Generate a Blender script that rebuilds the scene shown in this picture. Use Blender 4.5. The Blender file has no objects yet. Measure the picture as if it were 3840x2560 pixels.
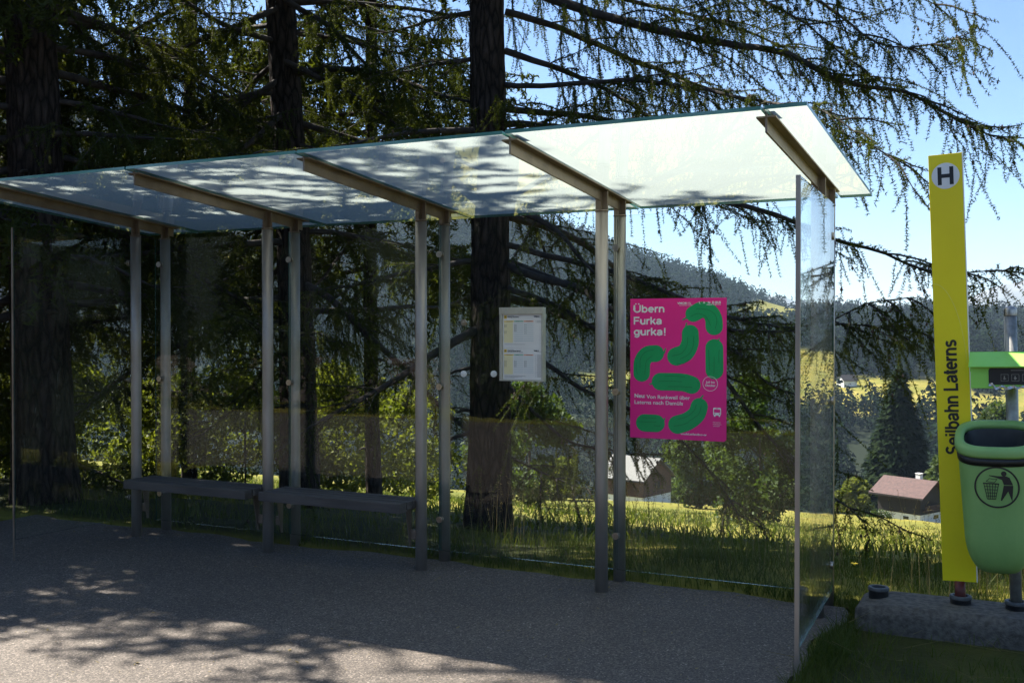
import bpy, bmesh, math, random
import numpy as np
from mathutils import Vector, Matrix

# ------------------------------------------------------------------ camera, sky, sun, exposure
SC = bpy.context.scene
COL = SC.collection
CAM_H = 1.5543
R = math.radians
YAW = 0.4637                     # the shelter's long axis is turned this much from the camera's right
OX, OY = 0.5312, 6.262           # foot of the fourth front post
cam_d = bpy.data.cameras.new('camera')
cam = bpy.data.objects.new('camera', cam_d)
COL.objects.link(cam)
cam.location = (0, 0, CAM_H)
cam.rotation_euler = (math.pi/2 - 0.0118, 0, 0)
cam_d.sensor_width = 36.0
cam_d.lens = 3964.7/3840*36.0
cam_d.clip_end = 40000
SC.camera = cam

SUN_AZ, SUN_EL = R(-57.0), R(52.0)   # azimuth from +Y towards +X
world = bpy.data.worlds.new('World')
SC.world = world
world.use_nodes = True
wn, wl = world.node_tree.nodes, world.node_tree.links
wn.clear()
sky = wn.new('ShaderNodeTexSky')
sky.sky_type = 'NISHITA'
sky.sun_disc = False
sky.sun_elevation = SUN_EL
sky.sun_rotation = SUN_AZ
sky.altitude = 900
sky.air_density = 0.9
sky.dust_density = 0.4
sky.ozone_density = 3.5
bg = wn.new('ShaderNodeBackground')
bg.inputs['Strength'].default_value = 0.060
wo = wn.new('ShaderNodeOutputWorld')
hsv = wn.new('ShaderNodeHueSaturation')
hsv.inputs['Saturation'].default_value = 1.06
wl.new(sky.outputs[0], hsv.inputs['Color'])
wl.new(hsv.outputs[0], bg.inputs['Color'])
wl.new(bg.outputs[0], wo.inputs['Surface'])

sun_d = bpy.data.lights.new('sun', 'SUN')
sun_d.energy = 4.7
sun_d.angle = R(0.53)
sun_d.color = (1.0, 0.94, 0.84)
sun = bpy.data.objects.new('sun', sun_d)
COL.objects.link(sun)
sun_dir = Vector((math.sin(SUN_AZ)*math.cos(SUN_EL), math.cos(SUN_AZ)*math.cos(SUN_EL), math.sin(SUN_EL)))
sun.rotation_euler = sun_dir.to_track_quat('Z', 'Y').to_euler()
sun.location = (-20, 20, 40)

SC.view_settings.view_transform = 'Standard'
SC.view_settings.look = 'None'
SC.view_settings.exposure = 1.88
SC.view_settings.gamma = 1.0
cy = SC.cycles
cy.max_bounces = 10
cy.diffuse_bounces = 3
cy.glossy_bounces = 4
cy.transmission_bounces = 8
cy.transparent_max_bounces = 40
cy.volume_bounces = 0
cy.caustics_reflective = False
cy.caustics_refractive = False
cy.sample_clamp_indirect = 6.0
cy.use_denoising = True

rng = np.random.default_rng(7)
random.seed(7)

# ------------------------------------------------------------------ helpers
def S(u, v, z=0.0):
    """shelter coordinates (along, back, up) -> world"""
    c, s = math.cos(YAW), math.sin(YAW)
    return Vector((OX + u*c + v*s, OY - u*s + v*c, z))

def UV(x, y):
    c, s = math.cos(YAW), math.sin(YAW)
    return (x-OX)*c - (y-OY)*s, (x-OX)*s + (y-OY)*c

F2 = 2428.0
def at(px, py, d):
    """a point at distance d (metres ahead) seen at (px, py) of a 2352 wide picture"""
    return np.array([(px-1176)/F2*d, d, CAM_H + (755-py)/F2*d])

def tag(o, label=None, cat=None, group=None, kind=None):
    if label: o['label'] = label
    if cat: o['category'] = cat
    if group: o['group'] = group
    if kind: o['kind'] = kind
    return o

def empty(name, loc, label, cat, rz=0.0, group=None, rx=0.0, ry=0.0):
    o = bpy.data.objects.new(name, None)
    o.empty_display_size = 0.2
    COL.objects.link(o)
    o.location = loc
    o.rotation_euler = (rx, ry, rz)
    return tag(o, label, cat, group)

class MB:
    """collects shapes for one mesh"""
    def __init__(self): self.bm = bmesh.new(); self.mi = 0
    def _f(self, vs):
        try:
            f = self.bm.faces.new(vs); f.material_index = self.mi; return f
        except ValueError:
            return None
    def box(self, x0, x1, y0, y1, z0, z1, bev=0.0):
        ps = [(x0,y0,z0),(x1,y0,z0),(x1,y1,z0),(x0,y1,z0),(x0,y0,z1),(x1,y0,z1),(x1,y1,z1),(x0,y1,z1)]
        return self.hexa(ps, bev)
    def hexa(self, ps, bev=0.0):
        v = [self.bm.verts.new(p) for p in ps]
        fs = [self._f([v[i] for i in q]) for q in ((0,3,2,1),(4,5,6,7),(0,1,5,4),(1,2,6,5),(2,3,7,6),(3,0,4,7))]
        if bev:
            es = list({e for f in fs for e in f.edges})
            r = bmesh.ops.bevel(self.bm, geom=es, offset=bev, segments=2, affect='EDGES', profile=0.7)
            for f in r['faces']: f.material_index = self.mi
        return fs
    def tube(self, pts, rad, n=16, caps=True, smooth=True):
        pts = [Vector(p) for p in pts]
        if not hasattr(rad, '__len__'): rad = [rad]*len(pts)
        rings = []
        up = Vector((0,0,1))
        for i, p in enumerate(pts):
            t = (pts[min(i+1, len(pts)-1)] - pts[max(i-1, 0)]).normalized()
            a = t.cross(up)
            if a.length < 1e-3: a = t.cross(Vector((0,1,0)))
            a.normalize(); b = a.cross(t)
            rings.append([self.bm.verts.new(p + rad[i]*(math.cos(2*math.pi*k/n)*a + math.sin(2*math.pi*k/n)*b)) for k in range(n)])
        for i in range(len(rings)-1):
            for k in range(n):
                f = self._f([rings[i][k], rings[i+1][k], rings[i+1][(k+1)%n], rings[i][(k+1)%n]])
                if f: f.smooth = smooth
        if caps:
            self._f(rings[0]); self._f(list(reversed(rings[-1])))
    def lathe(self, prof, n=24, c=(0,0,0)):
        rings = []
        for r, z in prof:
            if r < 1e-6: rings.append([self.bm.verts.new((c[0], c[1], c[2]+z))])
            else: rings.append([self.bm.verts.new((c[0]+r*math.cos(2*math.pi*k/n), c[1]+r*math.sin(2*math.pi*k/n), c[2]+z)) for k in range(n)])
        for a, b in zip(rings, rings[1:]):
            for k in range(n):
                q = [a[k % len(a)], a[(k+1) % len(a)], b[(k+1) % len(b)], b[k % len(b)]]
                q = list(dict.fromkeys(q))
                if len(q) > 2:
                    f = self._f(q)
                    if f: f.smooth = True
    def prism(self, poly, fn, d0, d1):
        """poly in 2D extruded between fn(x, y, d0) and fn(x, y, d1)"""
        a = [self.bm.verts.new(fn(x, y, d0)) for x, y in poly]
        b = [self.bm.verts.new(fn(x, y, d1)) for x, y in poly]
        self._f(a); self._f(list(reversed(b)))
        n = len(poly)
        for i in range(n): self._f([a[i], b[i], b[(i+1)%n], a[(i+1)%n]])
    def poly(self, pts):
        return self._f([self.bm.verts.new(p) for p in pts])
    def build(self, name, mats, parent=None, normals=True):
        me = bpy.data.meshes.new(name)
        if normals: bmesh.ops.recalc_face_normals(self.bm, faces=self.bm.faces[:])
        self.bm.to_mesh(me); self.bm.free()
        for m in (mats if isinstance(mats, (list, tuple)) else [mats]): me.materials.append(m)
        o = bpy.data.objects.new(name, me)
        COL.objects.link(o)
        if parent: o.parent = parent
        return o

def np_mesh(name, verts, faces, mats, parent=None, mat_index=None, smooth=False):
    """verts (N,3), faces (M,k) all of one size"""
    verts = np.asarray(verts, np.float32); faces = np.asarray(faces, np.int32)
    me = bpy.data.meshes.new(name)
    k = faces.shape[1]
    me.vertices.add(len(verts)); me.vertices.foreach_set('co', verts.ravel())
    me.loops.add(faces.size); me.loops.foreach_set('vertex_index', faces.ravel())
    me.polygons.add(len(faces))
    me.polygons.foreach_set('loop_start', np.arange(0, faces.size, k, dtype=np.int32))
    for m in (mats if isinstance(mats, (list, tuple)) else [mats]): me.materials.append(m)
    if mat_index is not None: me.polygons.foreach_set('material_index', np.asarray(mat_index, np.int32))
    if smooth: me.polygons.foreach_set('use_smooth', np.ones(len(faces), bool))
    me.update(calc_edges=True)
    o = bpy.data.objects.new(name, me)
    COL.objects.link(o)
    if parent: o.parent = parent
    return o

def text_obj(name, s, size, mat, parent, loc, rot, bold=0.0, align='LEFT', sx=1.0, spacing=1.0, line=1.0):
    cu = bpy.data.curves.new('t', 'FONT')
    cu.body = s; cu.size = size; cu.offset = bold; cu.align_x = align; cu.space_character = spacing; cu.space_line = line
    cu.resolution_u = 4
    t = bpy.data.objects.new('t', cu)
    COL.objects.link(t)
    dg = bpy.context.evaluated_depsgraph_get()
    me = bpy.data.meshes.new_from_object(t.evaluated_get(dg))
    bpy.data.objects.remove(t); bpy.data.curves.remove(cu)
    me.name = name
    me.materials.clear(); me.materials.append(mat)
    for v in me.vertices: v.co.x *= sx
    o = bpy.data.objects.new(name, me)
    COL.objects.link(o)
    o.parent = parent; o.location = loc; o.rotation_euler = rot
    return o

def arc(cx, cy_, rx, ry, a0, a1, n=14):
    return [(cx+rx*math.cos(R(a0+(a1-a0)*k/n)), cy_+ry*math.sin(R(a0+(a1-a0)*k/n))) for k in range(n+1)]
BOWL = lambda cx: arc(cx, 0.262, 0.185, 0.212, 0, 360, 24)
GLYPH = {   # grotesque letters as centre lines: advance, strokes
 'S': (0.62, [arc(0.31,0.505,0.19,0.152,28,262)+arc(0.31,0.203,0.205,0.152,82,-152)]),
 'e': (0.53, [[(0.07,0.275)]+[(0.455,0.275)]+arc(0.262,0.262,0.193,0.212,6,318)]),
 'i': (0.235, [[(0.117,0),(0.117,0.525)], [(0.117,0.61),(0.117,0.715)]]),
 'l': (0.235, [[(0.117,0),(0.117,0.715)]]),
 'b': (0.56, [[(0.095,0),(0.095,0.715)], BOWL(0.285)]),
 'a': (0.53, [arc(0.25,0.35,0.17,0.125,165,0)+[(0.42,0.10),(0.46,0.045)], [(0.42,0.29),(0.25,0.262)]+arc(0.205,0.157,0.135,0.107,80,300)+[(0.36,0.10),(0.42,0.19)]]),
 'h': (0.54, [[(0.095,0),(0.095,0.715)], [(0.095,0.30)]+arc(0.27,0.30,0.17,0.175,180,0)+[(0.44,0)]]),
 'n': (0.54, [[(0.095,0),(0.095,0.525)], [(0.095,0.30)]+arc(0.27,0.30,0.17,0.175,180,0)+[(0.44,0)]]),
 'u': (0.54, [[(0.44,0),(0.44,0.525)], [(0.095,0.525),(0.095,0.225)]+arc(0.265,0.225,0.17,0.175,180,360)]),
 'L': (0.54, [[(0.11,0.715),(0.11,0.05),(0.51,0.05)]]),
 't': (0.31, [[(0.14,0.67),(0.14,0.12)]+arc(0.215,0.12,0.075,0.07,180,270)+[(0.29,0.052)], [(0.01,0.475),(0.29,0.475)]]),
 'r': (0.35, [[(0.095,0),(0.095,0.525)], [(0.095,0.28)]+arc(0.26,0.28,0.165,0.19,180,85)+[(0.33,0.468)]]),
 's': (0.50, [arc(0.25,0.372,0.155,0.103,30,262)+arc(0.25,0.157,0.165,0.105,82,-152)]),
 'F': (0.57, [[(0.11,0),(0.11,0.665),(0.54,0.665)], [(0.11,0.355),(0.48,0.355)]]),
 'U': (0.69, [[(0.10,0.715),(0.10,0.27)]+arc(0.345,0.27,0.245,0.222,180,360)+[(0.59,0.715)]]),
 'k': (0.52, [[(0.095,0),(0.095,0.715)], [(0.44,0.525),(0.12,0.20)], [(0.215,0.31),(0.47,0)]]),
 'g': (0.55, [BOWL(0.265), [(0.455,0.525),(0.455,0.02)]+arc(0.27,0.0,0.185,0.155,0,-155)]),
 '!': (0.30, [[(0.15,0.20),(0.15,0.715)], [(0.15,0),(0.15,0.105)]]),
 ' ': (0.27, [])}
GLYPH['\u00dc'] = (0.69, GLYPH['U'][1]+[[(0.22,0.775),(0.22,0.875)], [(0.47,0.775),(0.47,0.875)]])

def stroke_text(name, s, cap, width, weight, mat, parent, fn, depth=0.00006):
    """lettering from centre lines: cap height, total width, stroke weight in em; fn(x, z, lift) -> local point"""
    k = cap/0.715; adv = sum(GLYPH[c][0] for c in s); kx = width/adv
    mb = MB(); x0 = 0.0; lift = 0.0
    for c in s:
        for st in GLYPH[c][1]:
            p = np.array([(x0+a)*1.0 for a, b in st]); q = np.array([b for a, b in st])
            P = np.stack([p*kx, q*k], 1)
            d_ = np.diff(P, axis=0); d_ /= np.maximum(np.linalg.norm(d_, axis=1), 1e-9)[:, None]
            t = np.concatenate([d_[:1], d_[:-1]+d_[1:], d_[-1:]]); ln = np.linalg.norm(t, axis=1, keepdims=True); t = t/np.maximum(ln, 1e-6)
            if np.allclose(P[0], P[-1]): t[0] = t[-1] = (d_[0]+d_[-1])/np.linalg.norm(d_[0]+d_[-1])
            cs = np.ones(len(P)); cs[1:-1] = np.clip(ln[1:-1,0]/2, 0.6, 1)
            nn = np.stack([-t[:,1], t[:,0]], 1)*(weight*0.5*(k+kx)/2/cs)[:, None]
            A, B = P+nn, P-nn
            for i in range(len(P)-1): mb.poly([fn(*A[i], lift), fn(*A[i+1], lift), fn(*B[i+1], lift), fn(*B[i], lift)])
            lift += depth
        x0 += GLYPH[c][0]
    return mb.build(name, mat, parent, normals=False)

# ------------------------------------------------------------------ materials
def nodes(name):
    m = bpy.data.materials.new(name); m.use_nodes = True
    nt = m.node_tree; nt.nodes.clear()
    out = nt.nodes.new('ShaderNodeOutputMaterial')
    return m, nt.nodes, nt.links, out

def ramp(n, stops):
    r = n.new('ShaderNodeValToRGB')
    e = r.color_ramp.elements
    while len(e) < len(stops): e.new(0.5)
    for el, (p, c) in zip(e, stops):
        el.position = p; el.color = (*c, 1) if len(c) == 3 else c
    return r

def coords(n, l, scale=(1,1,1), kind='Object'):
    tc = n.new('ShaderNodeTexCoord'); mp = n.new('ShaderNodeMapping')
    mp.inputs['Scale'].default_value = scale
    l.new(tc.outputs[kind], mp.inputs['Vector'])
    return mp

def noise(n, l, vec, scale, detail=4, rough=0.55):
    t = n.new('ShaderNodeTexNoise')
    t.inputs['Scale'].default_value = scale; t.inputs['Detail'].default_value = detail; t.inputs['Roughness'].default_value = rough
    l.new(vec, t.inputs['Vector'])
    return t

def surf(name, c1, c2, scale=6, rough=0.5, metal=0.0, bump=0.0, bscale=None, stretch=(1,1,1), spec=0.5, detail=5, lo=0.35, hi=0.65, rough2=None, coat=0.0):
    """a Principled surface whose colour wanders between two tones"""
    m, n, l, out = nodes(name)
    p = n.new('ShaderNodeBsdfPrincipled')
    mp = coords(n, l, stretch)
    t = noise(n, l, mp.outputs[0], scale, detail)
    r = ramp(n, [(lo, c1), (hi, c2)])
    l.new(t.outputs['Fac'], r.inputs[0]); l.new(r.outputs[0], p.inputs['Base Color'])
    p.inputs['Metallic'].default_value = metal
    p.inputs['Specular IOR Level'].default_value = spec
    p.inputs['Coat Weight'].default_value = coat
    if rough2 is None: p.inputs['Roughness'].default_value = rough
    else:
        mr = n.new('ShaderNodeMapRange'); mr.inputs['To Min'].default_value = rough; mr.inputs['To Max'].default_value = rough2
        l.new(t.outputs['Fac'], mr.inputs['Value']); l.new(mr.outputs[0], p.inputs['Roughness'])
    if bump:
        t2 = noise(n, l, mp.outputs[0], bscale or scale*4, 6)
        b = n.new('ShaderNodeBump'); b.inputs['Strength'].default_value = bump; b.inputs['Distance'].default_value = 0.01
        l.new(t2.outputs['Fac'], b.inputs['Height']); l.new(b.outputs[0], p.inputs['Normal'])
    l.new(p.outputs[0], out.inputs[0])
    return m

def glass_mat(name, tint, refl=1.0):
    m, n, l, out = nodes(name)
    tr = n.new('ShaderNodeBsdfTransparent'); tr.inputs[0].default_value = (*tint, 1)
    gl = n.new('ShaderNodeBsdfGlossy'); gl.inputs['Roughness'].default_value = 0.0; gl.inputs[0].default_value = (1,1,1,1)
    lw = n.new('ShaderNodeLayerWeight'); lw.inputs['Blend'].default_value = 0.5
    pw = n.new('ShaderNodeMath'); pw.operation = 'POWER'; pw.inputs[1].default_value = 5.0
    l.new(lw.outputs['Facing'], pw.inputs[0])
    mr = n.new('ShaderNodeMapRange'); mr.inputs['To Min'].default_value = 0.019*refl; mr.inputs['To Max'].default_value = 1.0
    l.new(pw.outputs[0], mr.inputs['Value'])
    # a little dust on the glass
    df = n.new('ShaderNodeBsdfDiffuse'); df.inputs[0].default_value = (0.45,0.43,0.38,1)
    mp = coords(n, l); t = noise(n, l, mp.outputs[0], 1.6, 3, 0.5)
    mr2 = n.new('ShaderNodeMapRange'); mr2.inputs['From Min'].default_value = 0.35; mr2.inputs['From Max'].default_value = 0.75
    mr2.inputs['To Min'].default_value = 0.001; mr2.inputs['To Max'].default_value = 0.010
    l.new(t.outputs['Fac'], mr2.inputs['Value'])
    m0 = n.new('ShaderNodeMixShader'); l.new(mr2.outputs[0], m0.inputs[0]); l.new(tr.outputs[0], m0.inputs[1]); l.new(df.outputs[0], m0.inputs[2])
    mx = n.new('ShaderNodeMixShader'); l.new(mr.outputs[0], mx.inputs[0]); l.new(m0.outputs[0], mx.inputs[1]); l.new(gl.outputs[0], mx.inputs[2])
    l.new(mx.outputs[0], out.inputs[0])
    return m

def leaf_mat(name, c1, c2, trans=0.45, scale=1.5, tcol=None, rough=0.6, spec=0.15):
    m, n, l, out = nodes(name)
    mp = coords(n, l); t = noise(n, l, mp.outputs[0], scale, 3)
    r = ramp(n, [(0.3, c1), (0.7, c2)]); l.new(t.outputs['Fac'], r.inputs[0])
    df = n.new('ShaderNodeBsdfPrincipled'); df.inputs['Roughness'].default_value = rough; df.inputs['Specular IOR Level'].default_value = spec
    tr = n.new('ShaderNodeBsdfTranslucent')
    l.new(r.outputs[0], df.inputs['Base Color'])
    hs = n.new('ShaderNodeMix'); hs.data_type = 'RGBA'; hs.blend_type = 'MULTIPLY'; hs.inputs[0].default_value = 1.0
    l.new(r.outputs[0], hs.inputs[6]); hs.inputs[7].default_value = (*(tcol or (1.5,1.5,0.5)), 1)
    l.new(hs.outputs[2], tr.inputs[0])
    mx = n.new('ShaderNodeMixShader'); mx.inputs[0].default_value = trans
    l.new(df.outputs[0], mx.inputs[1]); l.new(tr.outputs[0], mx.inputs[2]); l.new(mx.outputs[0], out.inputs[0])
    return m

M = {}
M['steel'] = surf('painted_steel', (0.30,0.262,0.228), (0.39,0.345,0.305), 9, 0.36, 0.6, 0.12, 60, (1,1,0.3), rough2=0.5)
M['galv'] = surf('galvanised_steel', (0.27,0.26,0.235), (0.40,0.385,0.35), 30, 0.45, 0.6, 0.05, 80)
M['beam'] = surf('brown_steel', (0.16,0.125,0.10), (0.23,0.185,0.15), 8, 0.42, 0.55, 0.1, 50)
M['inox'] = surf('stainless_cap', (0.38,0.33,0.28), (0.5,0.44,0.38), 40, 0.3, 1.0)
M['glass'] = glass_mat('clear_glass', (0.965,0.985,0.975))
M['glassedge'] = surf('glass_edge', (0.018,0.065,0.055), (0.035,0.11,0.095), 20, 0.15, 0.0, spec=0.8)
M['roofedge'] = surf('roof_glass_edge', (0.05,0.17,0.145), (0.10,0.28,0.24), 4, 0.12, 0.0, spec=0.8)
M['roofglass'] = glass_mat('roof_glass_underside', (0.97,0.985,0.98), 1.3)
M['bench'] = surf('weathered_wood', (0.035,0.03,0.028), (0.10,0.085,0.075), 14, 0.6, 0, 0.5, 30, (0.12,1,1), lo=0.3, hi=0.7)
M['rubber'] = surf('black_plastic', (0.015,0.015,0.016), (0.03,0.03,0.03), 20, 0.45)
M['greyplastic'] = surf('grey_plastic', (0.06,0.06,0.06), (0.10,0.10,0.10), 30, 0.6)
M['yellow'] = surf('yellow_paint', (0.90,0.73,0.008), (0.93,0.77,0.012), 3, 0.38, 0, 0.03, 40)
M['scrape'] = surf('scraped_paint', (0.86,0.78,0.22), (0.9,0.82,0.30), 30, 0.5)
M['black'] = surf('black_print', (0.012,0.012,0.014), (0.02,0.02,0.022), 10, 0.45)
M['white'] = surf('white_print', (0.78,0.78,0.78), (0.84,0.84,0.83), 10, 0.45)
M['red'] = surf('red_paint', (0.10,0.014,0.010), (0.16,0.022,0.015), 20, 0.5)
M['pink'] = surf('pink_print', (0.80,0.014,0.235), (0.85,0.018,0.26), 2, 0.4)
M['cuc'] = surf('green_print', (0.0,0.30,0.085), (0.0,0.33,0.10), 5, 0.4)
M['cucd'] = surf('dark_green_print', (0.0,0.17,0.05), (0.0,0.19,0.055), 5, 0.4)
M['bin'] = surf('green_plastic', (0.19,0.37,0.105), (0.27,0.46,0.14), 4, 0.42, 0, 0.12, 70, (1,1,0.45), rough2=0.6, detail=8, lo=0.25, hi=0.6)
M['lime'] = surf('lime_paint', (0.28,0.68,0.09), (0.33,0.75,0.13), 5, 0.4)
M['concrete'] = surf('concrete', (0.075,0.062,0.050), (0.17,0.143,0.115), 34, 0.95, 0, 1.0, 90, detail=9)
M['casing'] = surf('grey_casing', (0.42,0.41,0.35), (0.50,0.49,0.42), 12, 0.4, 0.15)
M['paper'] = surf('paper', (0.72,0.71,0.69), (0.78,0.77,0.75), 6, 0.6)
M['py'] = surf('print_yellow', (0.75,0.5,0.05), (0.8,0.56,0.07), 6, 0.6)
M['pyl'] = surf('print_pale_yellow', (0.75,0.68,0.40), (0.78,0.71,0.44), 6, 0.6)
M['pg'] = surf('print_green', (0.18,0.42,0.28), (0.2,0.45,0.3), 6, 0.6)
M['po'] = surf('print_orange', (0.72,0.32,0.18), (0.75,0.35,0.2), 6, 0.6)
M['pb'] = surf('print_pale_blue', (0.50,0.58,0.60), (0.52,0.6,0.62), 6, 0.6)
M['foil'] = surf('crumpled_foil', (0.5,0.5,0.52), (0.75,0.75,0.75), 60, 0.25, 0.8, 0.8, 60)
def bark_mat():
    m, n, l, out = nodes('larch_bark')
    p = n.new('ShaderNodeBsdfPrincipled'); p.inputs['Roughness'].default_value = 0.95; p.inputs['Specular IOR Level'].default_value = 0.15
    mp = coords(n, l, (1, 1, 0.24)); w = noise(n, l, mp.outputs[0], 7, 5, 0.6)
    va = n.new('ShaderNodeVectorMath'); va.operation = 'SCALE'; va.inputs['Scale'].default_value = 0.10; l.new(w.outputs['Color'], va.inputs[0])
    ad = n.new('ShaderNodeVectorMath'); ad.operation = 'ADD'; l.new(mp.outputs[0], ad.inputs[0]); l.new(va.outputs[0], ad.inputs[1])
    v = n.new('ShaderNodeTexVoronoi'); v.feature = 'DISTANCE_TO_EDGE'; v.inputs['Scale'].default_value = 17; l.new(ad.outputs[0], v.inputs['Vector'])
    t = noise(n, l, mp.outputs[0], 22, 8, 0.65)
    r = ramp(n, [(0.0,(0.010,0.008,0.007)),(0.10,(0.030,0.023,0.019)),(0.5,(0.068,0.051,0.042))]); l.new(v.outputs['Distance'], r.inputs[0])
    mx = n.new('ShaderNodeMix'); mx.data_type = 'RGBA'; mx.blend_type = 'MULTIPLY'; mx.inputs[0].default_value = 1
    r2 = ramp(n, [(0.3,(0.55,0.55,0.55)),(0.7,(1.35,1.3,1.25))]); l.new(t.outputs['Fac'], r2.inputs[0])
    l.new(r.outputs[0], mx.inputs[6]); l.new(r2.outputs[0], mx.inputs[7]); l.new(mx.outputs[2], p.inputs['Base Color'])
    mm = n.new('ShaderNodeMath'); mm.operation = 'MULTIPLY_ADD'; mm.inputs[1].default_value = 0.4; l.new(t.outputs['Fac'], mm.inputs[0])
    mn = n.new('ShaderNodeMath'); mn.operation = 'MINIMUM'; mn.inputs[1].default_value = 0.3; l.new(v.outputs['Distance'], mn.inputs[0]); l.new(mn.outputs[0], mm.inputs[2])
    b = n.new('ShaderNodeBump'); b.inputs['Strength'].default_value = 1.0; b.inputs['Distance'].default_value = 0.060
    l.new(mm.outputs[0], b.inputs['Height']); l.new(b.outputs[0], p.inputs['Normal']); l.new(p.outputs[0], out.inputs[0])
    return m
M['bark'] = bark_mat()
M['limb'] = surf('limb_bark', (0.018,0.014,0.012), (0.052,0.040,0.032), 12, 0.9, 0, 0.6, 30)
M['cone'] = surf('larch_cone', (0.05,0.03,0.02), (0.10,0.06,0.04), 40, 0.8)
M['needle'] = leaf_mat('larch_needles', (0.020,0.032,0.010), (0.044,0.062,0.014), 0.44, 0.8, (2.5,2.1,0.45))
M['leaf'] = leaf_mat('shrub_leaves', (0.080,0.104,0.018), (0.150,0.166,0.038), 0.45, 1.2)
M['leaf2'] = leaf_mat('tree_leaves', (0.035,0.062,0.018), (0.075,0.105,0.030), 0.35, 0.5)
M['spruce'] = leaf_mat('spruce_needles', (0.008,0.017,0.008), (0.022,0.034,0.013), 0.12, 0.4, (1.2,1.2,0.6), 0.9, 0.02)
M['wood_trunk'] = surf('grey_bark', (0.05,0.04,0.03), (0.10,0.085,0.07), 6, 0.9)
M['grass'] = leaf_mat('grass_blades', (0.046,0.072,0.014), (0.105,0.122,0.027), 0.38, 1.2)
M['straw'] = leaf_mat('grass_seed_heads', (0.16,0.125,0.055), (0.26,0.21,0.10), 0.3, 3.0, (1,1,0.8))
M['petal'] = surf('yellow_petals', (0.75,0.55,0.02), (0.8,0.62,0.03), 10, 0.6)
M['forest'] = leaf_mat('far_forest', (0.008,0.016,0.009), (0.018,0.029,0.013), 0.06, 0.02, (1.2,1.2,0.6), 0.9, 0.0)

def asphalt_mat():
    m, n, l, out = nodes('asphalt')
    p = n.new('ShaderNodeBsdfPrincipled'); p.inputs['Roughness'].default_value = 0.75
    mp = coords(n, l)
    big = noise(n, l, mp.outputs[0], 0.7, 6, 0.6)
    v = n.new('ShaderNodeTexVoronoi'); v.inputs['Scale'].default_value = 130; l.new(mp.outputs[0], v.inputs['Vector'])
    fine = noise(n, l, mp.outputs[0], 160, 3, 0.7)
    chips = ramp(n, [(0.0,(0.020,0.0163,0.0133)),(0.44,(0.056,0.0465,0.0385)),(0.78,(0.160,0.136,0.114)),(0.93,(0.54,0.47,0.40))])
    bw = n.new('ShaderNodeRGBToBW'); l.new(v.outputs['Color'], bw.inputs[0])
    ma = n.new('ShaderNodeMath'); ma.operation = 'MULTIPLY_ADD'; ma.inputs[1].default_value = 0.5
    l.new(fine.outputs['Fac'], ma.inputs[0]); 
    sc_ = n.new('ShaderNodeMath'); sc_.operation = 'MULTIPLY'; sc_.inputs[1].default_value = 0.62
    l.new(bw.outputs[0], sc_.inputs[0]); l.new(sc_.outputs[0], ma.inputs[2])
    l.new(ma.outputs[0], chips.inputs[0])
    mx = n.new('ShaderNodeMix'); mx.data_type = 'RGBA'; mx.blend_type = 'MULTIPLY'; mx.inputs[0].default_value = 1
    br = ramp(n, [(0.3,(0.72,0.70,0.70)),(0.7,(1.15,1.10,1.05))]); l.new(big.outputs['Fac'], br.inputs[0])
    l.new(chips.outputs[0], mx.inputs[6]); l.new(br.outputs[0], mx.inputs[7])
    l.new(mx.outputs[2], p.inputs['Base Color'])
    b = n.new('ShaderNodeBump'); b.inputs['Strength'].default_value = 0.7; b.inputs['Distance'].default_value = 0.006
    l.new(ma.outputs[0], b.inputs['Height']); l.new(b.outputs[0], p.inputs['Normal'])
    l.new(p.outputs[0], out.inputs[0])
    return m
M['asphalt'] = asphalt_mat()

def ground_mat():
    """meadow, forest floor, gravel: the cover is a vertex attribute made from the terrain itself"""
    m, n, l, out = nodes('meadow')
    p = n.new('ShaderNodeBsdfPrincipled'); p.inputs['Roughness'].default_value = 0.95; p.inputs['Specular IOR Level'].default_value = 0.15
    mp = coords(n, l)
    a = noise(n, l, mp.outputs[0], 0.09, 8, 0.65); b2 = noise(n, l, mp.outputs[0], 1.6, 8, 0.7)
    r1 = ramp(n, [(0.28,(0.105,0.120,0.020)),(0.5,(0.190,0.172,0.032)),(0.72,(0.300,0.235,0.060))]); l.new(a.outputs['Fac'], r1.inputs[0])
    r2 = ramp(n, [(0.3,(0.55,0.62,0.55)),(0.7,(1.25,1.2,1.1))]); l.new(b2.outputs['Fac'], r2.inputs[0])
    mx = n.new('ShaderNodeMix'); mx.data_type = 'RGBA'; mx.blend_type = 'MULTIPLY'; mx.inputs[0].default_value = 1
    l.new(r1.outputs[0], mx.inputs[6]); l.new(r2.outputs[0], mx.inputs[7])
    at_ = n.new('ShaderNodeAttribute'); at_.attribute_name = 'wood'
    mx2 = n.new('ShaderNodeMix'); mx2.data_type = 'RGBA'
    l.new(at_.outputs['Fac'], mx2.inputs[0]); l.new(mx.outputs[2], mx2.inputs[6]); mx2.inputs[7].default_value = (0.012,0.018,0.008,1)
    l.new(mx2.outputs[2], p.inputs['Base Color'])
    bp = n.new('ShaderNodeBump'); bp.inputs['Strength'].default_value = 0.5; bp.inputs['Distance'].default_value = 0.15
    l.new(b2.outputs['Fac'], bp.inputs['Height']); l.new(bp.outputs[0], p.inputs['Normal'])
    l.new(p.outputs[0], out.inputs[0])
    return m
M['ground'] = ground_mat()
M['rock'] = surf('far_rock', (0.10,0.11,0.10), (0.26,0.25,0.24), 0.002, 0.9, detail=8)

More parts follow.
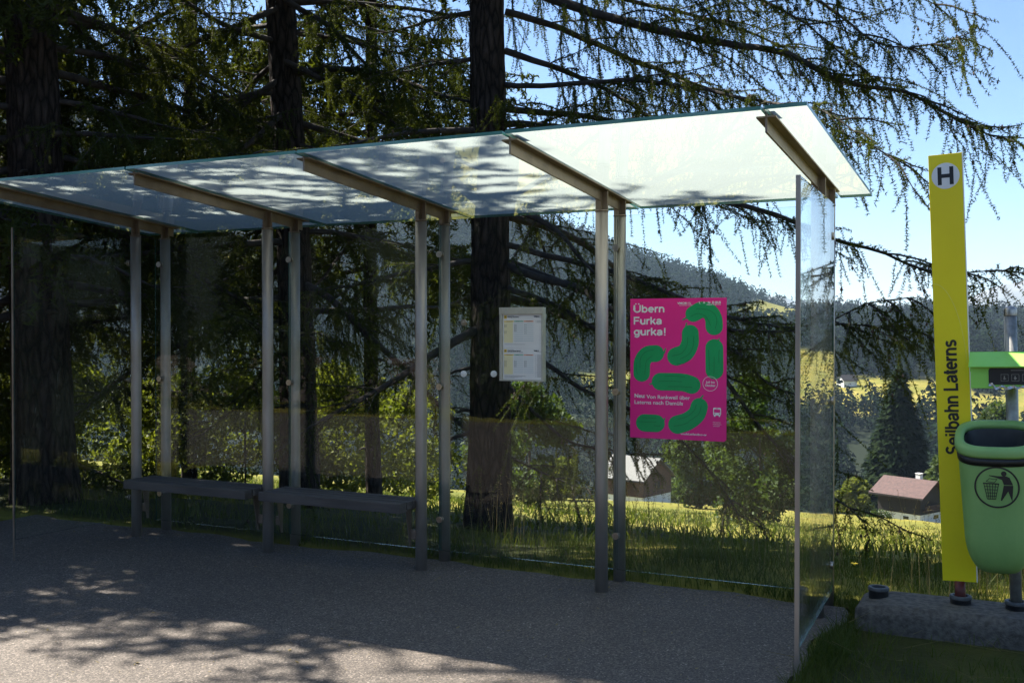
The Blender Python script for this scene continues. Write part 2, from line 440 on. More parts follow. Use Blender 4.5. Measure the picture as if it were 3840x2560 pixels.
def frosted_mat():
    m, n, l, out = nodes('frosted_glass_top')
    mp = coords(n, l); t = noise(n, l, mp.outputs[0], 2.5, 6, 0.6)
    r = ramp(n, [(0.3,(0.365,0.415,0.392)),(0.7,(0.39,0.44,0.417))]); l.new(t.outputs['Fac'], r.inputs[0])
    tr = n.new('ShaderNodeBsdfTranslucent'); l.new(r.outputs[0], tr.inputs[0])
    df = n.new('ShaderNodeBsdfDiffuse'); l.new(r.outputs[0], df.inputs[0])
    mx = n.new('ShaderNodeMixShader'); mx.inputs[0].default_value = 0.25
    l.new(tr.outputs[0], mx.inputs[1]); l.new(df.outputs[0], mx.inputs[2]); l.new(mx.outputs[0], out.inputs[0])
    return m
M['frost'] = frosted_mat()

# ------------------------------------------------------------------ terrain
def vnoise(x, y, seed=0):
    """cheap smooth value noise"""
    xi = np.floor(x).astype(np.int64); yi = np.floor(y).astype(np.int64)
    fx = x-xi; fy = y-yi; fx = fx*fx*(3-2*fx); fy = fy*fy*(3-2*fy)
    def h(a, b):
        n_ = (a*374761393 + b*668265263 + seed*1442695041) & 0xffffffff
        n_ = ((n_ ^ (n_ >> 13))*1274126177) & 0xffffffff
        return ((n_ ^ (n_ >> 16)) & 0xffff)/65535.0
    return (h(xi,yi)*(1-fx)+h(xi+1,yi)*fx)*(1-fy) + (h(xi,yi+1)*(1-fx)+h(xi+1,yi+1)*fx)*fy - 0.5

def fbm(x, y, s, o=4, seed=0):
    t = 0; a = 1.0
    for k in range(o):
        t = t + a*vnoise(x/s, y/s, seed+k); s *= 0.5; a *= 0.5
    return t

ss = lambda a, b, x: (lambda t: t*t*(3-2*t))(np.clip((x-a)/(b-a), 0, 1))

AZ = [-180,-110,-60,-40,-26,-18,-10,-0.6,0.6,3.2,7,11.1,12.7,14.8,18.3,21.5,23.5,25.8,30,40,60,110,180]
TT = [0.10,0.12,0.20,0.20,0.20,0.19,0.175,0.112,0.104,0.088,0.065,0.042,0.030,0.020,0.0116,0.0160,0.0125,0.0075,0.012,0.03,0.06,0.10,0.10]

def pad_mask(u, v):
    """1 where asphalt lies"""
    wob = 0.035*np.sin(u*3.1)+0.02*np.sin(u*9.7+1)
    wob2 = 0.05*np.sin(v*2.3)+0.03*np.sin(v*8.1+2)
    a = (v < 0.27+wob) & (u < 1.38+wob2) & (u > -5.2) & (v > -3)
    b = (v <= -3+0.1*np.sin(u*0.8)) & (v > -9.3)
    return a | b

def terrain(x, y):
    x = np.asarray(x, float); y = np.asarray(y, float)
    u, v = UV(x, y)
    d = np.hypot(x, y); a = np.degrees(np.arctan2(x, y))
    w = np.maximum(v-0.7, 0)
    near = -0.172*(np.sqrt(w*w+0.25)-0.5)
    near = near + ss(0.3,1.5,v)*0.08*fbm(x, y, 1.3, 3, 3)
    near = near + ss(8, 40, v)*0.8*fbm(x, y, 22, 3, 5)
    near = np.where(v < -12.0, -0.5*np.minimum(-12.0-v, 11)+0*near, near)
    near = near - 0.05*pad_mask(u, v)
    T = np.interp(a, AZ, TT)
    T = T + 0.005*fbm(a, a*0+3, 4, 3, 9)
    ones = np.ones_like(d)
    kd = np.array([150, 230, 330, 440, 540, 640, 760, 1000, 1300, 1500, 2300, 12000.])
    kt = [(-0.165)*ones, -0.26*ones, -0.175*ones, -0.092*ones, -0.053*ones, np.maximum(-0.043, 0.25*T-0.03), np.maximum(-0.036, 0.42*T-0.02), 0.72*T-0.008, T, 0.8*T-0.01, 0*T-0.05, 0*T-0.05]
    back = ss(75, 110, np.abs(a))
    t = -0.165*ones
    for i in range(len(kd)-1):
        f = np.clip((d-kd[i])/(kd[i+1]-kd[i]), 0, 1)
        f = f*f*(3-2*f) if i in (0,1) else f
        seg = kt[i]*(1-f)+kt[i+1]*f
        t = np.where((d >= kd[i]) & (d < kd[i+1]), seg, t)
    t = t*(1-back) + back*(-0.03+0.13*ss(100,900,d)-0.13*ss(1200,2300,d))
    far = CAM_H + d*t + ss(250, 700, d)*9*fbm(x, y, 90, 4, 11)*(1-ss(1000,1300,d)*0.6)
    k = ss(125, 165, d)
    return near*(1-k)+far*k

def meadow_mask(x, y):
    """1 = open grass, 0 = wood (beyond the home meadow)"""
    d = np.hypot(x, y); a = np.degrees(np.arctan2(x, y)); z = terrain(x, y); t = (z-CAM_H)/np.maximum(d, 1)
    nz = fbm(x, y, 60, 3, 21)
    def blob(a0, t0, ra, rt, d0, d1):
        return (((a-a0)/ra)**2+((t-t0)/rt)**2 + nz*0.25 < 1) & (d > d0) & (d < d1)
    m = d < 150
    m = m | blob(19.2,-0.060,4.6,0.017,430,760) | blob(23.5,-0.070,4.5,0.014,430,760) | blob(34,-0.05,9,0.03,400,800)
    m = m | blob(14.0,0.016,2.2,0.011,900,1320) | blob(-21.2,0.06,1.6,0.018,600,1300) | blob(-14.6,0.058,1.4,0.012,600,1300)
    m = m | blob(6,-0.05,3,0.012,430,760) | blob(47,-0.02,12,0.05,400,1200) | blob(-35,0.05,5,0.04,400,1300)
    m = m & ~((np.abs(a) > 80) & (d > 75))
    return m

def ray(px, py, d0=9.0, d1=3000.0):
    """where the sight line through a picture point meets the ground"""
    ds = np.geomspace(d0, d1, 6000)
    X = (px-1176)/F2*ds; Z = CAM_H+(755-py)/F2*ds
    h = terrain(X, ds)
    i = int(np.argmax(Z < h))
    return Vector((X[i], ds[i], h[i]))

def ground_at(x, y): return float(terrain(np.array([x]), np.array([y]))[0])

def build_ground():
    rr = np.concatenate([[0.3], np.arange(1.0, 4.2, 0.4), np.arange(4.2, 12, 0.11), np.geomspace(12, 150, 90)[0:], np.geomspace(153, 2400, 110), [3600, 5000, 6300]])
    na = 1440
    aa = np.linspace(-np.pi, np.pi, na, endpoint=False)
    A, RR = np.meshgrid(aa, rr)
    X = RR*np.sin(A); Y = RR*np.cos(A)
    Z = terrain(X, Y)
    V = np.stack([X, Y, Z], -1).reshape(-1, 3)
    i, j = np.meshgrid(np.arange(len(rr)-1), np.arange(na), indexing='ij')
    j2 = (j+1) % na
    Fq = np.stack([i*na+j, (i+1)*na+j, (i+1)*na+j2, i*na+j2], -1).reshape(-1, 4)[:, ::-1]
    V = np.concatenate([V, [[0,0,ground_at(0,0)]]])
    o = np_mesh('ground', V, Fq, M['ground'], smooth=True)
    wood_or_shade = 1.0 - meadow_mask(V[:,0], V[:,1]).astype(np.float32)
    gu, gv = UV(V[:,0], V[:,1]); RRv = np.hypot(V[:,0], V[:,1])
    wood_or_shade = np.maximum(wood_or_shade, 0.9*ss(0.2,0.5,gv)*(1-ss(5.5,8.0,gv))*(1-ss(-1.6,0.6,gu+0.8*fbm(V[:,0],V[:,1],1.1,3,2))))
    wood_or_shade = np.maximum(wood_or_shade, np.clip(0.85+0.4*fbm(V[:,0],V[:,1],0.6,3,4),0,1)*ss(1.2,1.5,gu)*(1-ss(3.6,5,gu))*(1-ss(0.25,0.5,gv))*(RRv < 40))  # sparse brown turf by the block, with the roof's shade painted in
    at_ = o.data.attributes.new('wood', 'FLOAT', 'POINT'); at_.data.foreach_set('value', wood_or_shade.astype(np.float32))
    tag(o, kind='structure')
build_ground()

def build_asphalt():
    # bus bay beside the shelter and the road it belongs to: one slab, ragged rim
    us = np.linspace(-5.2, 1.38, 60)
    rim = [(u, 0.27+0.035*math.sin(u*3.1)+0.02*math.sin(u*9.7+1)+random.uniform(-.012,.012)) for u in us]
    vs = np.linspace(0.2, -3.0, 40)
    rim += [(1.38+0.05*math.sin(v*2.3)+0.03*math.sin(v*8.1+2)+random.uniform(-.015,.015), v) for v in vs]
    rim += [(u, -3+0.1*math.sin(u*0.8)) for u in np.linspace(1.6, 45, 40)]
    rim += [(45, -9.3), (-60, -9.3)]
    rim += [(u, -3+0.1*math.sin(u*0.8)) for u in np.linspace(-60, -5.25, 40)]
    mb = MB()
    mb.prism(rim, lambda x, y, d: S(x, y, d), 0.0, -0.12)
    o = mb.build('asphalt', M['asphalt'])
    tag(o, kind='structure')
build_asphalt()

# ------------------------------------------------------------------ bus shelter
SP = 1.2505; PB = 0.300; GV = 0.2356; PR = 0.038
ZPT = 2.25
roofz = lambda v: 2.4906 - 0.0847*(v+1.2797)
shelter = empty('bus_shelter', S(0,0,0), 'long glass bus shelter with steel posts and white frosted glass roof', 'bus shelter', -YAW)

def pane(name, fn, w, h, t, mats, parent):
    """a glass sheet: w along, h up, t thick; rim faces take the edge material"""
    mb = MB()
    ps = [fn(0,0,0),fn(w,0,0),fn(w,0,t),fn(0,0,t),fn(0,h,0),fn(w,h,0),fn(w,h,t),fn(0,h,t)]
    fs = mb.hexa(ps)
    for k, f in enumerate(fs): f.material_index = 1 if k in (0,1,3,5) else 0
    return mb.build(name, mats, parent)

def clamp(parent, u, v, z, axis='v'):
    mb = MB()
    for s in (-1, 1):
        a, b = (0.007, 0.013) if s > 0 else (-0.013, -0.007)
        if axis == 'v': mb.tube([(u, v+a-0.002, z), (u, v+b+0.002, z)], 0.021, 20)
        else: mb.tube([(u+a-0.002, v, z), (u+b+0.002, v, z)], 0.021, 20)
    if axis == 'v': mb.tube([(u, v-0.015, z), (u, v+0.055, z)], 0.007, 12)
    else: mb.tube([(u-0.05, v, z), (u+0.015, v, z)], 0.007, 12)
    return mb.build('clamp', M['inox'], parent)

def post(u, v):
    mb = MB(); mb.tube([(u, v, -0.08), (u, v, 0.6), (u, v, 1.4), (u, v, ZPT)], PR, 28)
    p = mb.build('post', M['steel'], shelter)
    hb = MB(); z1 = roofz(v)-0.016
    hb.box(u-PR, u+PR, v-0.006, v+0.006, ZPT, z1); hb.box(u-0.006, u+0.006, v-PR+0.002, v+PR-0.002, ZPT-0.002, z1-0.003)
    hb.tube([(u, v, ZPT-0.004), (u, v, ZPT+0.006)], PR+0.002, 28)
    hb.build('post_head', M['beam'], p)
    mb2 = MB(); mb2.lathe([(PR+0.004,0.0),(PR+0.010,0.004),(PR+0.010,0.0)], 28, (u, v, 0.001)); 
    return p
for i in range(-3, 2):
    post(i*SP, 0.0); post(i*SP, PB)

def beam(u):
    mb = MB()
    v0, v1 = -1.215, 0.415
    def bar(u0, u1, a0, a1, vv0=v0, vv1=v1):
        mb.hexa([(u0,vv0,roofz(vv0)+a0),(u1,vv0,roofz(vv0)+a0),(u1,vv1,roofz(vv1)+a0),(u0,vv1,roofz(vv1)+a0),
                 (u0,vv0,roofz(vv0)+a1),(u1,vv0,roofz(vv0)+a1),(u1,vv1,roofz(vv1)+a1),(u0,vv1,roofz(vv1)+a1)], 0.0015)
    bar(u-0.043, u+0.043, -0.0115, -0.0035)
    bar(u-0.005, u+0.005, -0.075, -0.0105, v0+0.004, v1-0.03)
    bar(u-0.005, u+0.005, -0.0025, 0.030, v0+0.002, v1-0.03)
    b = mb.build('roof_beam', M['beam'], shelter)
    cl = MB(); vv = v0+0.06
    cl.box(u-0.012, u-0.006, vv-0.03, vv+0.1, roofz(vv)+0.0195, roofz(vv)+0.048); cl.box(u+0.006, u+0.012, vv-0.03, vv+0.1, roofz(vv)+0.0195, roofz(vv)+0.048)
    cl.build('bracket', M['galv'], b)
for i in range(-3, 2): beam(i*SP)

def roof_pane(u0, u1, dz):
    mb = MB(); t = 0.017; v0, v1 = -1.2797, 0.667
    ps = [(u0,v0,roofz(v0)+dz),(u1,v0,roofz(v0)+dz),(u1,v1,roofz(v1)+dz),(u0,v1,roofz(v1)+dz)]
    ps += [(p[0], p[1], p[2]+t) for p in ps]
    fs = mb.hexa(ps)
    for k, f in enumerate(fs): f.material_index = (0, 1, 2, 2, 2, 2)[k]
    return mb.build('roof_pane', [M['roofglass'], M['frost'], M['roofedge']], shelter)
edges = [-3*SP-0.55] + [i*SP for i in range(-3, 2)] + [SP+0.195]
for k in range(len(edges)-1): roof_pane(edges[k]+0.008, edges[k+1]-0.008, 0.0012*k)

for i in range(-3, 1):
    a, b = i*SP+0.006 - (0.05 if i == -3 else 0), (i+1)*SP-0.006
    g = pane('glass_pane', lambda x, z, t, a=a: (a+x, GV+t, 0.0805+z), b-a, 2.2453-0.0805, 0.010, [M['glass'], M['glassedge']], shelter)
    for z in (2.05, 1.17, 0.286): clamp(g, i*SP, GV+0.005, z)
    if i == 0:
        for z in (2.05, 1.17, 0.286): clamp(g, SP, GV+0.005, z)
for (uu, vv) in ((1, 1), (-1, 1)):
    if uu > 0: ua, ub, va, vb = SP+0.117, SP+0.068, -1.095, 0.03
    else: ua, ub, va, vb = -3*SP-0.075, -3*SP-0.062, -1.0, 0.05
    L = math.hypot(ub-ua, vb-va); ex, ey = (ub-ua)/L, (vb-va)/L
    g = pane('glass_pane', lambda x, z, t: (ua+ex*x+ey*t, va+ey*x-ex*t, 0.1425+z), L, 2.2274-0.1425, 0.010, [M['glass'], M['glassedge']], shelter)
    for z in (2.05, 1.17, 0.286): clamp(g, (SP+0.073) if uu > 0 else (-3*SP-0.058), -0.005, z, 'u')
    bw, bd = (0.010, 0.016) if uu > 0 else (0.006, 0.010)
    mb = MB(); mb.hexa([(ua-bw,va-bd,0.0),(ua+bw+0.001,va-bd,0.0),(ua+bw+0.001,va-0.002,0.0),(ua-bw,va-0.002,0.0),
                        (ua-bw,va-bd,2.232),(ua+bw+0.001,va-bd,2.232),(ua+bw+0.001,va-0.002,2.232),(ua-bw,va-0.002,2.232)], 0.003)
    mb.build('edge_bar', M['steel'] if uu > 0 else M['beam'], shelter)

# spare fixing discs left on the pane beside the timetable
def pane_pt(px, py):
    """picture point (3840 wide) -> shelter (u, z) on the inner face of the rear glass"""
    dx, dz = (px-1920)/3964.7, (1233-py)/3964.7
    c, s = math.cos(YAW), math.sin(YAW)
    uc, vc = UV(0, 0)
    du, dv = dx*c - s, dx*s + c
    t = (GV-vc)/dv
    return uc+du*t, CAM_H+dz*t
for px, py in ((1741,1209),(1740,1401),(1853,1401)):
    u, z = pane_pt(px, py)
    mb = MB(); mb.tube([(u, GV-0.010, z), (u, GV-0.0005, z)], 0.021, 20); mb.tube([(u, GV-0.022, z), (u, GV-0.009, z)], 0.008, 12)
    mb.build('fixing_disc', M['white'] if py > 1300 else M['inox'], shelter)

# ------------------------------------------------------------------ benches
def bench(k, label):
    u0 = (k-1)*SP + 0.095; L = 1.135
    b = empty('bench', S(u0+L/2, -0.08, 0), label, 'bench', -YAW, 'slatted benches inside the shelter')
    seat = MB()
    v = -0.1387
    for i, wd in enumerate((0.075, 0.06, 0.06, 0.06)):
        seat.box(-L/2+random.uniform(0,.004), L/2-random.uniform(0,.004), v, v+wd, 0.4535-(0.062 if i == 0 else 0.05), 0.4535, 0.004)
        v += wd+0.012
    seat.build('seat', M['bench'], b)
    for sx in (-1, 1):
        br = MB(); x = sx*(L/2-0.045)
        br.hexa([(x-0.004,0.045,0.15),(x+0.004,0.045,0.15),(x+0.004,0.062,0.15),(x-0.004,0.062,0.15),(x-0.004,0.0,0.390),(x+0.004,0.0,0.390),(x+0.004,0.066,0.390),(x-0.004,0.066,0.390)])
        br.box(x-0.02, x+0.02, -0.12, 0.135, 0.391, 0.402)
        br.box(x, x+sx*0.045, 0.045, 0.06, 0.2, 0.26)
        br.build('bracket', M['beam'], b)
bench(-2, 'dark slatted wooden bench at the shaded far end of the shelter')
bench(-1, 'dark slatted wooden bench nearer the timetable case')

# ------------------------------------------------------------------ poster
PW, PH = 0.594, 0.841
poster = empty('poster', S(0.0941+PW/2, GV-0.003, 0.8962), 'pink poster with green cucumbers and white lettering stuck on the glass', 'poster', -YAW)
PX = lambda x: (x-148)/872*PW - PW/2
PZ = lambda y: PH - (y-165)/1282*PH
mb = MB(); mb.prism([(-PW/2,0),(PW/2-0.012,0),(PW/2,0.012),(PW/2,PH),(-PW/2,PH)], lambda x, z, d: (x, d, z), 0.0, 0.0012)
mb.build('sheet', M['pink'], poster)

def smooth_path(pts, n=40):
    """Catmull-Rom through points"""
    P = [np.array(p, float) for p in pts]; P = [2*P[0]-P[1]] + P + [2*P[-1]-P[-2]]
    out = []
    for i in range(1, len(P)-2):
        for k in range(n//(len(P)-3)):
            t = k/(n//(len(P)-3)); a, b, c, d = P[i-1:i+3]
            out.append(0.5*((2*b)+(-a+c)*t+(2*a-5*b+4*c-d)*t*t+(-a+3*b-3*c+d)*t**3))
    out.append(P[-2])
    return np.array(out)

def sausage(path, r0, r1, n=12):
    p = np.array(path); N = len(p)
    t = np.gradient(p, axis=0); t /= np.linalg.norm(t, axis=1)[:, None]
    nn = np.stack([-t[:,1], t[:,0]], 1); r = np.linspace(r0, r1, N)[:, None]
    L = p+nn*r; Rr = p-nn*r
    a1 = math.atan2(nn[-1,1], nn[-1,0]); a0 = math.atan2(-nn[0,1], -nn[0,0])
    cap1 = [p[-1]+r1*np.array([math.cos(a1-math.pi*k/n), math.sin(a1-math.pi*k/n)]) for k in range(1, n)]
    cap0 = [p[0]+r0*np.array([math.cos(a0-math.pi*k/n), math.sin(a0-math.pi*k/n)]) for k in range(1, n)]
    return list(L)+cap1+list(Rr[::-1])+cap0

def flat(mb, poly, y): mb.poly([(PX(a), y, PZ(b)) for a, b in poly])
cucs = [([(728,308),(800,272),(868,290),(905,350),(912,423)],72,76,[(655,348),(628,362)],[[(755,262),(850,270),(915,310),(935,370),(922,440)],[(705,330),(770,305),(840,335),(880,410)]]),
        ([(700,482),(697,570),(655,655),(575,693)],75,83,[(662,410),(668,388)],[[(678,520),(668,600),(620,665),(540,688)],[(732,515),(725,600),(690,670),(610,715)],[(690,722),(640,755),(580,762)]]),
        ([(385,668),(310,680),(262,745),(255,852)],77,77,[(465,655),(476,620)],[[(365,632),(290,655),(245,720),(240,800)],[(355,690),(300,740),(285,860)],[(205,760),(205,810),(215,860)]]),
        ([(913,612),(914,700),(915,814)],78,78,[(945,545),(960,528)],[[(862,630),(868,720),(872,805)],[(912,690),(912,780),(910,850)],[(957,630),(953,690),(955,745)]]),
        ([(430,925),(560,924),(650,930),(712,948)],80,80,[(352,944),(328,952)],[[(470,873),(560,872),(650,877)],[(415,922),(520,918),(625,920)],[(500,968),(600,965),(720,970)]]),
        ([(782,1140),(755,1212),(680,1275),(585,1312)],76,83,[(795,1065),(818,1038)],[[(755,1125),(735,1180),(670,1235),(590,1262)],[(800,1135),(775,1210),(690,1275)],[(690,1285),(630,1310),(555,1325)]]),
        ([(283,1308),(330,1308),(390,1308)],80,80,[(460,1282),(472,1255)],[[(265,1260),(330,1260),(390,1262)],[(222,1297),(300,1298),(388,1295)],[(370,1330),(400,1330),(428,1331)]])]
for path, r0, r1, stem, stripes in cucs:
    mb = MB(); flat(mb, sausage(smooth_path(path), r0, r1), -0.0008)
    s0, s1 = np.array(stem[0], float), np.array(stem[1], float); d_ = s1-s0; d_ /= np.linalg.norm(d_); q = np.array([-d_[1], d_[0]])*7
    s0 = s0-d_*12
    flat(mb, [s0+q, s1+q*0.8, s1-q*0.8, s0-q], -0.0010)
    mb.mi = 1
    for st in stripes: flat(mb, sausage(smooth_path(st, 16), 2.6, 2.6, 4), -0.0013)
    mb.build('cucumber_print', [M['cuc'], M['cucd']], poster, normals=False)
FACE = (math.pi/2, 0, 0)
def ptext(s, x0, x1, y, h, bold=0.0, yy=-0.0018):
    """h = cap height, x0..x1 = extent, in poster picture pixels"""
    o = text_obj('lettering', s, h/1282*PH/0.70, M['white'], poster, (PX(x0), yy, PZ(y)), FACE, bold)
    xs = [v.co.x for v in o.data.vertices]; a, b = min(xs), max(xs); k = (x1-x0)/872*PW/(b-a)
    for v in o.data.vertices: v.co.x = (v.co.x-a)*k
for a in (('Neu:',190,288,1076,35,0.0008),
          ('Von Rankweil über',302,700,1082,34,0.0003),('Laterns nach Damüls',190,636,1134,34,0.0003),('VMOB I L',583,708,219,17,0.0006),('L   A   N  D BUS',778,970,216,19,0.0006),
          ('OBERES RHEINTAL',845,970,230,9,0.0002),('VERKEHRSVERBUND VORARLBERG',600,722,233,6,0.0001),('Juli bis',840,917,928,19,0.0004),('Oktober',833,925,958,19,0.0004),
          ('vmobil.at/landbus-or',616,848,1401,18,0.0003),('Fahrzeiten,',904,972,1281,9,0.0),('Haltestopps',904,978,1298,9,0.0),('und Infos',904,962,1315,9,0.0)): ptext(*a)
for w_, xa, xb, yb in (('Übern',176,470,292),('Furka',176,446,402),('gurka!',180,486,502)):
    stroke_text('lettering', w_, 68/1282*PH, (xb-xa)/872*PW, 0.132, M['white'], poster, lambda x, z, q, xa=xa, yb=yb: (PX(xa)+x, -0.0018-q, PZ(yb)+z))
mb = MB()
for k in range(48):
    a0, a1 = 2*math.pi*k/48, 2*math.pi*(k+1)/48
    flat(mb, [(878+r*math.cos(a), 933+r*math.sin(a)) for r, a in ((63,a0),(63,a1),(66.5,a1),(66.5,a0))], -0.0018)
mb.build('ring_print', M['white'], poster, normals=False)
def rr_poly(x0, x1, y0, y1, r, n=6):
    out = []
    for cx, cy_, a in ((x1-r,y1-r,0),(x0+r,y1-r,90),(x0+r,y0+r,180),(x1-r,y0+r,270)):
        out += [(cx+r*math.cos(R(a+90*k/n)), cy_+r*math.sin(R(a+90*k/n))) for k in range(n+1)]
    return out
mb = MB()
flat(mb, rr_poly(905,974,1146,1215,12), -0.0018); flat(mb, rr_poly(912,926,1210,1226,4), -0.0019); flat(mb, rr_poly(953,967,1210,1226,4), -0.0019)
mb.mi = 1
flat(mb, rr_poly(912,967,1160,1190,4), -0.0024); flat(mb, rr_poly(913,923,1197,1207,4.9), -0.0024); flat(mb, rr_poly(956,966,1197,1207,4.9), -0.0024); flat(mb, rr_poly(928,951,1150,1155,2), -0.0024)
mb.build('bus_print', [M['white'], M['pink']], poster, normals=False)

# ------------------------------------------------------------------ timetable case
TW, TH = 0.3065, 0.468
case = empty('timetable_case', S(-0.7782+TW/2, 0.1877, 1.2227), 'grey metal timetable case holding two printed sheets on the rear glass', 'notice case', -YAW)
mb = MB()
mb.box(-TW/2, TW/2, 0.012, 0.0465, 0, TH, 0.002)
mb.box(-TW/2, -TW/2+0.020, 0, 0.013, 0, TH-0.042, 0.0015); mb.box(TW/2-0.011, TW/2, 0, 0.013, 0, TH-0.042, 0.0015); mb.box(-TW/2+0.020, TW/2-0.011, 0, 0.013, 0, 0.011, 0.0015)
mb.build('frame', M['casing'], case)
mb = MB(); mb.box(-TW/2-0.001, TW/2+0.001, -0.003, 0.020, TH-0.043, TH+0.001, 0.002); mb.build('header', M['casing'], case)
def sheet(z0, z1, head, sub, dots):
    x0, x1 = -TW/2+0.021, TW/2-0.012; w = x1-x0; h = z1-z0
    mb = MB(); mb.box(x0, x1, 0.0100, 0.0106, z0, z1)
    sh = mb.build('paper_sheet', M['paper'], case)
    pr = MB()
    mats = [M['py'], M['pyl'], M['pg'], M['po'], M['pb'], M['black']]
    def rect(a0, a1, b0, b1, mi, y=0.0096):
        pr.mi = mi; pr.poly([(x0+w*a0, y, z1-h*b0), (x0+w*a1, y, z1-h*b0), (x0+w*a1, y, z1-h*b1), (x0+w*a0, y, z1-h*b1)])
    rect(0.03,0.10,0.03,0.13,0)
    rect(0.03,0.28,0.19,0.225,0); rect(0.29,0.53,0.19,0.225,2); rect(0.54,0.79,0.19,0.225,3)
    rect(0.03,0.26,0.23,0.84,1)
    for k in range(9):
        b = 0.27+k*0.062; rect(0.29,0.53,b,b+0.022,4); rect(0.54,0.79,b,b+0.018,4)
    for c in dots:
        for k in c[1]:
            b = 0.305+k*0.031
            rect(c[0], c[0]+0.018, b, b+0.014, 5, 0.0094); rect(c[0]+0.035, c[0]+0.05, b, b+0.014, 5, 0.0094)
    rect(0.09,0.25,0.204,0.213,5,0.0094); rect(0.34,0.42,0.203,0.213,5,0.0094); rect(0.60,0.75,0.203,0.213,5,0.0094)
    rect(0.04,0.58,0.88,0.885,5,0.0094); rect(0.12,0.29,0.036,0.044,5,0.0094); rect(0.85,0.99,0.095,0.1,5,0.0094)
    if sub:
        rect(0.12,0.52,0.118,0.128,5,0.0094)
        for k in range(22): rect(0.88,0.99,0.21+k*0.033,0.217+k*0.033,5,0.0094); rect(0.845,0.852,0.21+k*0.033,0.222+k*0.033,5,0.0094)
        for k in range(4): rect(0.04,0.6-0.1*k,0.90+k*0.02,0.904+k*0.02,5,0.0093)
    else:
        for k in range(3): rect(0.88,0.99,0.19+k*0.025,0.195+k*0.025,5,0.0094); rect(0.85,0.86,0.188+k*0.025,0.198+k*0.025,5,0.0094)
    pr.build('table_print', mats, sh, normals=False)
    def tx(s, a, b, hh, bold, sx=1.0): text_obj('lettering', s, hh*h/0.7, M['black'], sh, (x0+w*a, 0.0092, z1-h*b), FACE, bold, 'LEFT', sx)
    tx('495', 0.037, 0.10, 0.040, 0.0003, 0.8); tx(head, 0.12, 0.095, 0.036, 0.0004, 0.85); tx('VMOB I L', 0.80, 0.085, 0.036, 0.0008, 0.85)
mid = 0.208
sheet(mid+0.0004, TH-0.043, 'Richtung Innerlaterns', False, [(0.04,(0,1,2,6,7,8)),(0.30,(0,1,2,3,4,5,6)),(0.56,(0,2,4,6,8))])
sheet(0.0115, mid-0.0004, 'Richtung Rankweil Bahnhof', True, [(0.04,(3,4,5,6,7,8,9)),(0.30,(3,4,5,6,7,8,9)),(0.56,(3,4,5,6,7,8,9))])

# ------------------------------------------------------------------ concrete block with pipe sockets, stop sign, bin
ZB = 0.14; BV = 0.065
blk = empty('concrete_block', S(2.45, 0.016, 0), 'rough concrete foundation block carrying the sign and bin posts', 'block', -YAW)
def rough_block():
    L, D = 1.96, 0.40
    nx, ny, nz = 40, 10, 6
    bm = bmesh.new(); bmesh.ops.create_cube(bm, size=1)
    bmesh.ops.subdivide_edges(bm, edges=bm.edges[:], cuts=11, use_grid_fill=True)
    for v in bm.verts:
        x, y, z = v.co; 
        px, py, pz = x*L, y*D, (z+0.5)*(ZB+0.25)-0.25
        k = max(0, abs(x)*2-0.9)+max(0, abs(y)*2-0.86)+max(0, z*2-0.86)
        j = 0.004*math.sin(px*17+py*11)+0.004*math.sin(px*41+pz*33)+random.uniform(-.003,.003)
        e = 1 if (abs(x) > 0.49) + (abs(y) > 0.49) + (z > 0.49) >= 2 else 0
        sh = 0.022*e
        v.co = (px-math.copysign(sh+0.4*j, x)*(abs(x) > 0.49), py-math.copysign(sh+0.5*j, y)*(abs(y) > 0.49), pz-(sh+0.15*j)*(z > 0.49))
    me = bpy.data.meshes.new('block_body'); bm.to_mesh(me); bm.free()
    me.materials.append(M['concrete'])
    for p in me.polygons: p.use_smooth = True
    o = bpy.data.objects.new('block_body', me); COL.objects.link(o); o.parent = blk
rough_block()
def socket(u, label=None):
    mb = MB()
    mb.lathe([(0.050,-0.02),(0.050,0.034),(0.053,0.036),(0.053,0.050),(0.050,0.053),(0.037,0.053),(0.035,0.05),(0.035,-0.01),(0.0,-0.01)], 28)
    o = mb.build('pipe_socket', M['rubber'], blk); o.location = (u-2.45, BV-0.016, ZB-0.012)
    ring = MB(); ring.lathe([(0.054,0.037),(0.0545,0.039),(0.0545,0.051),(0.051,0.0545),(0.038,0.0545),(0.036,0.051)], 28)
    r = ring.build('collar', M['greyplastic'], o)
for u in (1.559, 1.963, 2.222): socket(u)

LEAN = R(-2.15)
sign = empty('bus_stop_sign', S(1.963, BV, ZB), 'tall yellow bus stop sign with a black H in a white disc', 'sign', -YAW, ry=LEAN)
sign.rotation_euler = Matrix.Rotation(-YAW, 4, 'Z').to_euler()
# lean in the picture plane: tilt about the sight direction
sign.rotation_euler = (Matrix.Rotation(-YAW, 3, 'Z') @ Matrix.Rotation(R(-2.1), 3, 'Y')).to_euler()
SW, SH0, SH1 = 0.162, 0.115, 2.318
mb = MB(); mb.tube([(0,0,-0.09),(0,0,0.05),(0,0,SH0+0.002)], 0.026, 24); mb.build('pole', M['red'], sign)
mb = MB(); mb.box(-SW/2, SW/2, -0.014, 0.014, SH0, SH1, 0.003); mb.build('board', [M['yellow']], sign)
mb = MB(); mb.box(SW/2-0.0005, SW/2+0.0035, -0.015, 0.016, SH0+0.001, SH1+0.003, 0.001); mb.build('edge_profile', M['white'], sign)
zc = SH1-0.113
mb = MB(); mb.prism([(0.067*math.cos(2*math.pi*k/48), 0.067*math.sin(2*math.pi*k/48)) for k in range(48)], lambda x, z, d: (x, d, zc+z), -0.0155, -0.0135)
mb.build('disc', M['white'], sign)
mb = MB(); h, w = 0.046, 0.019
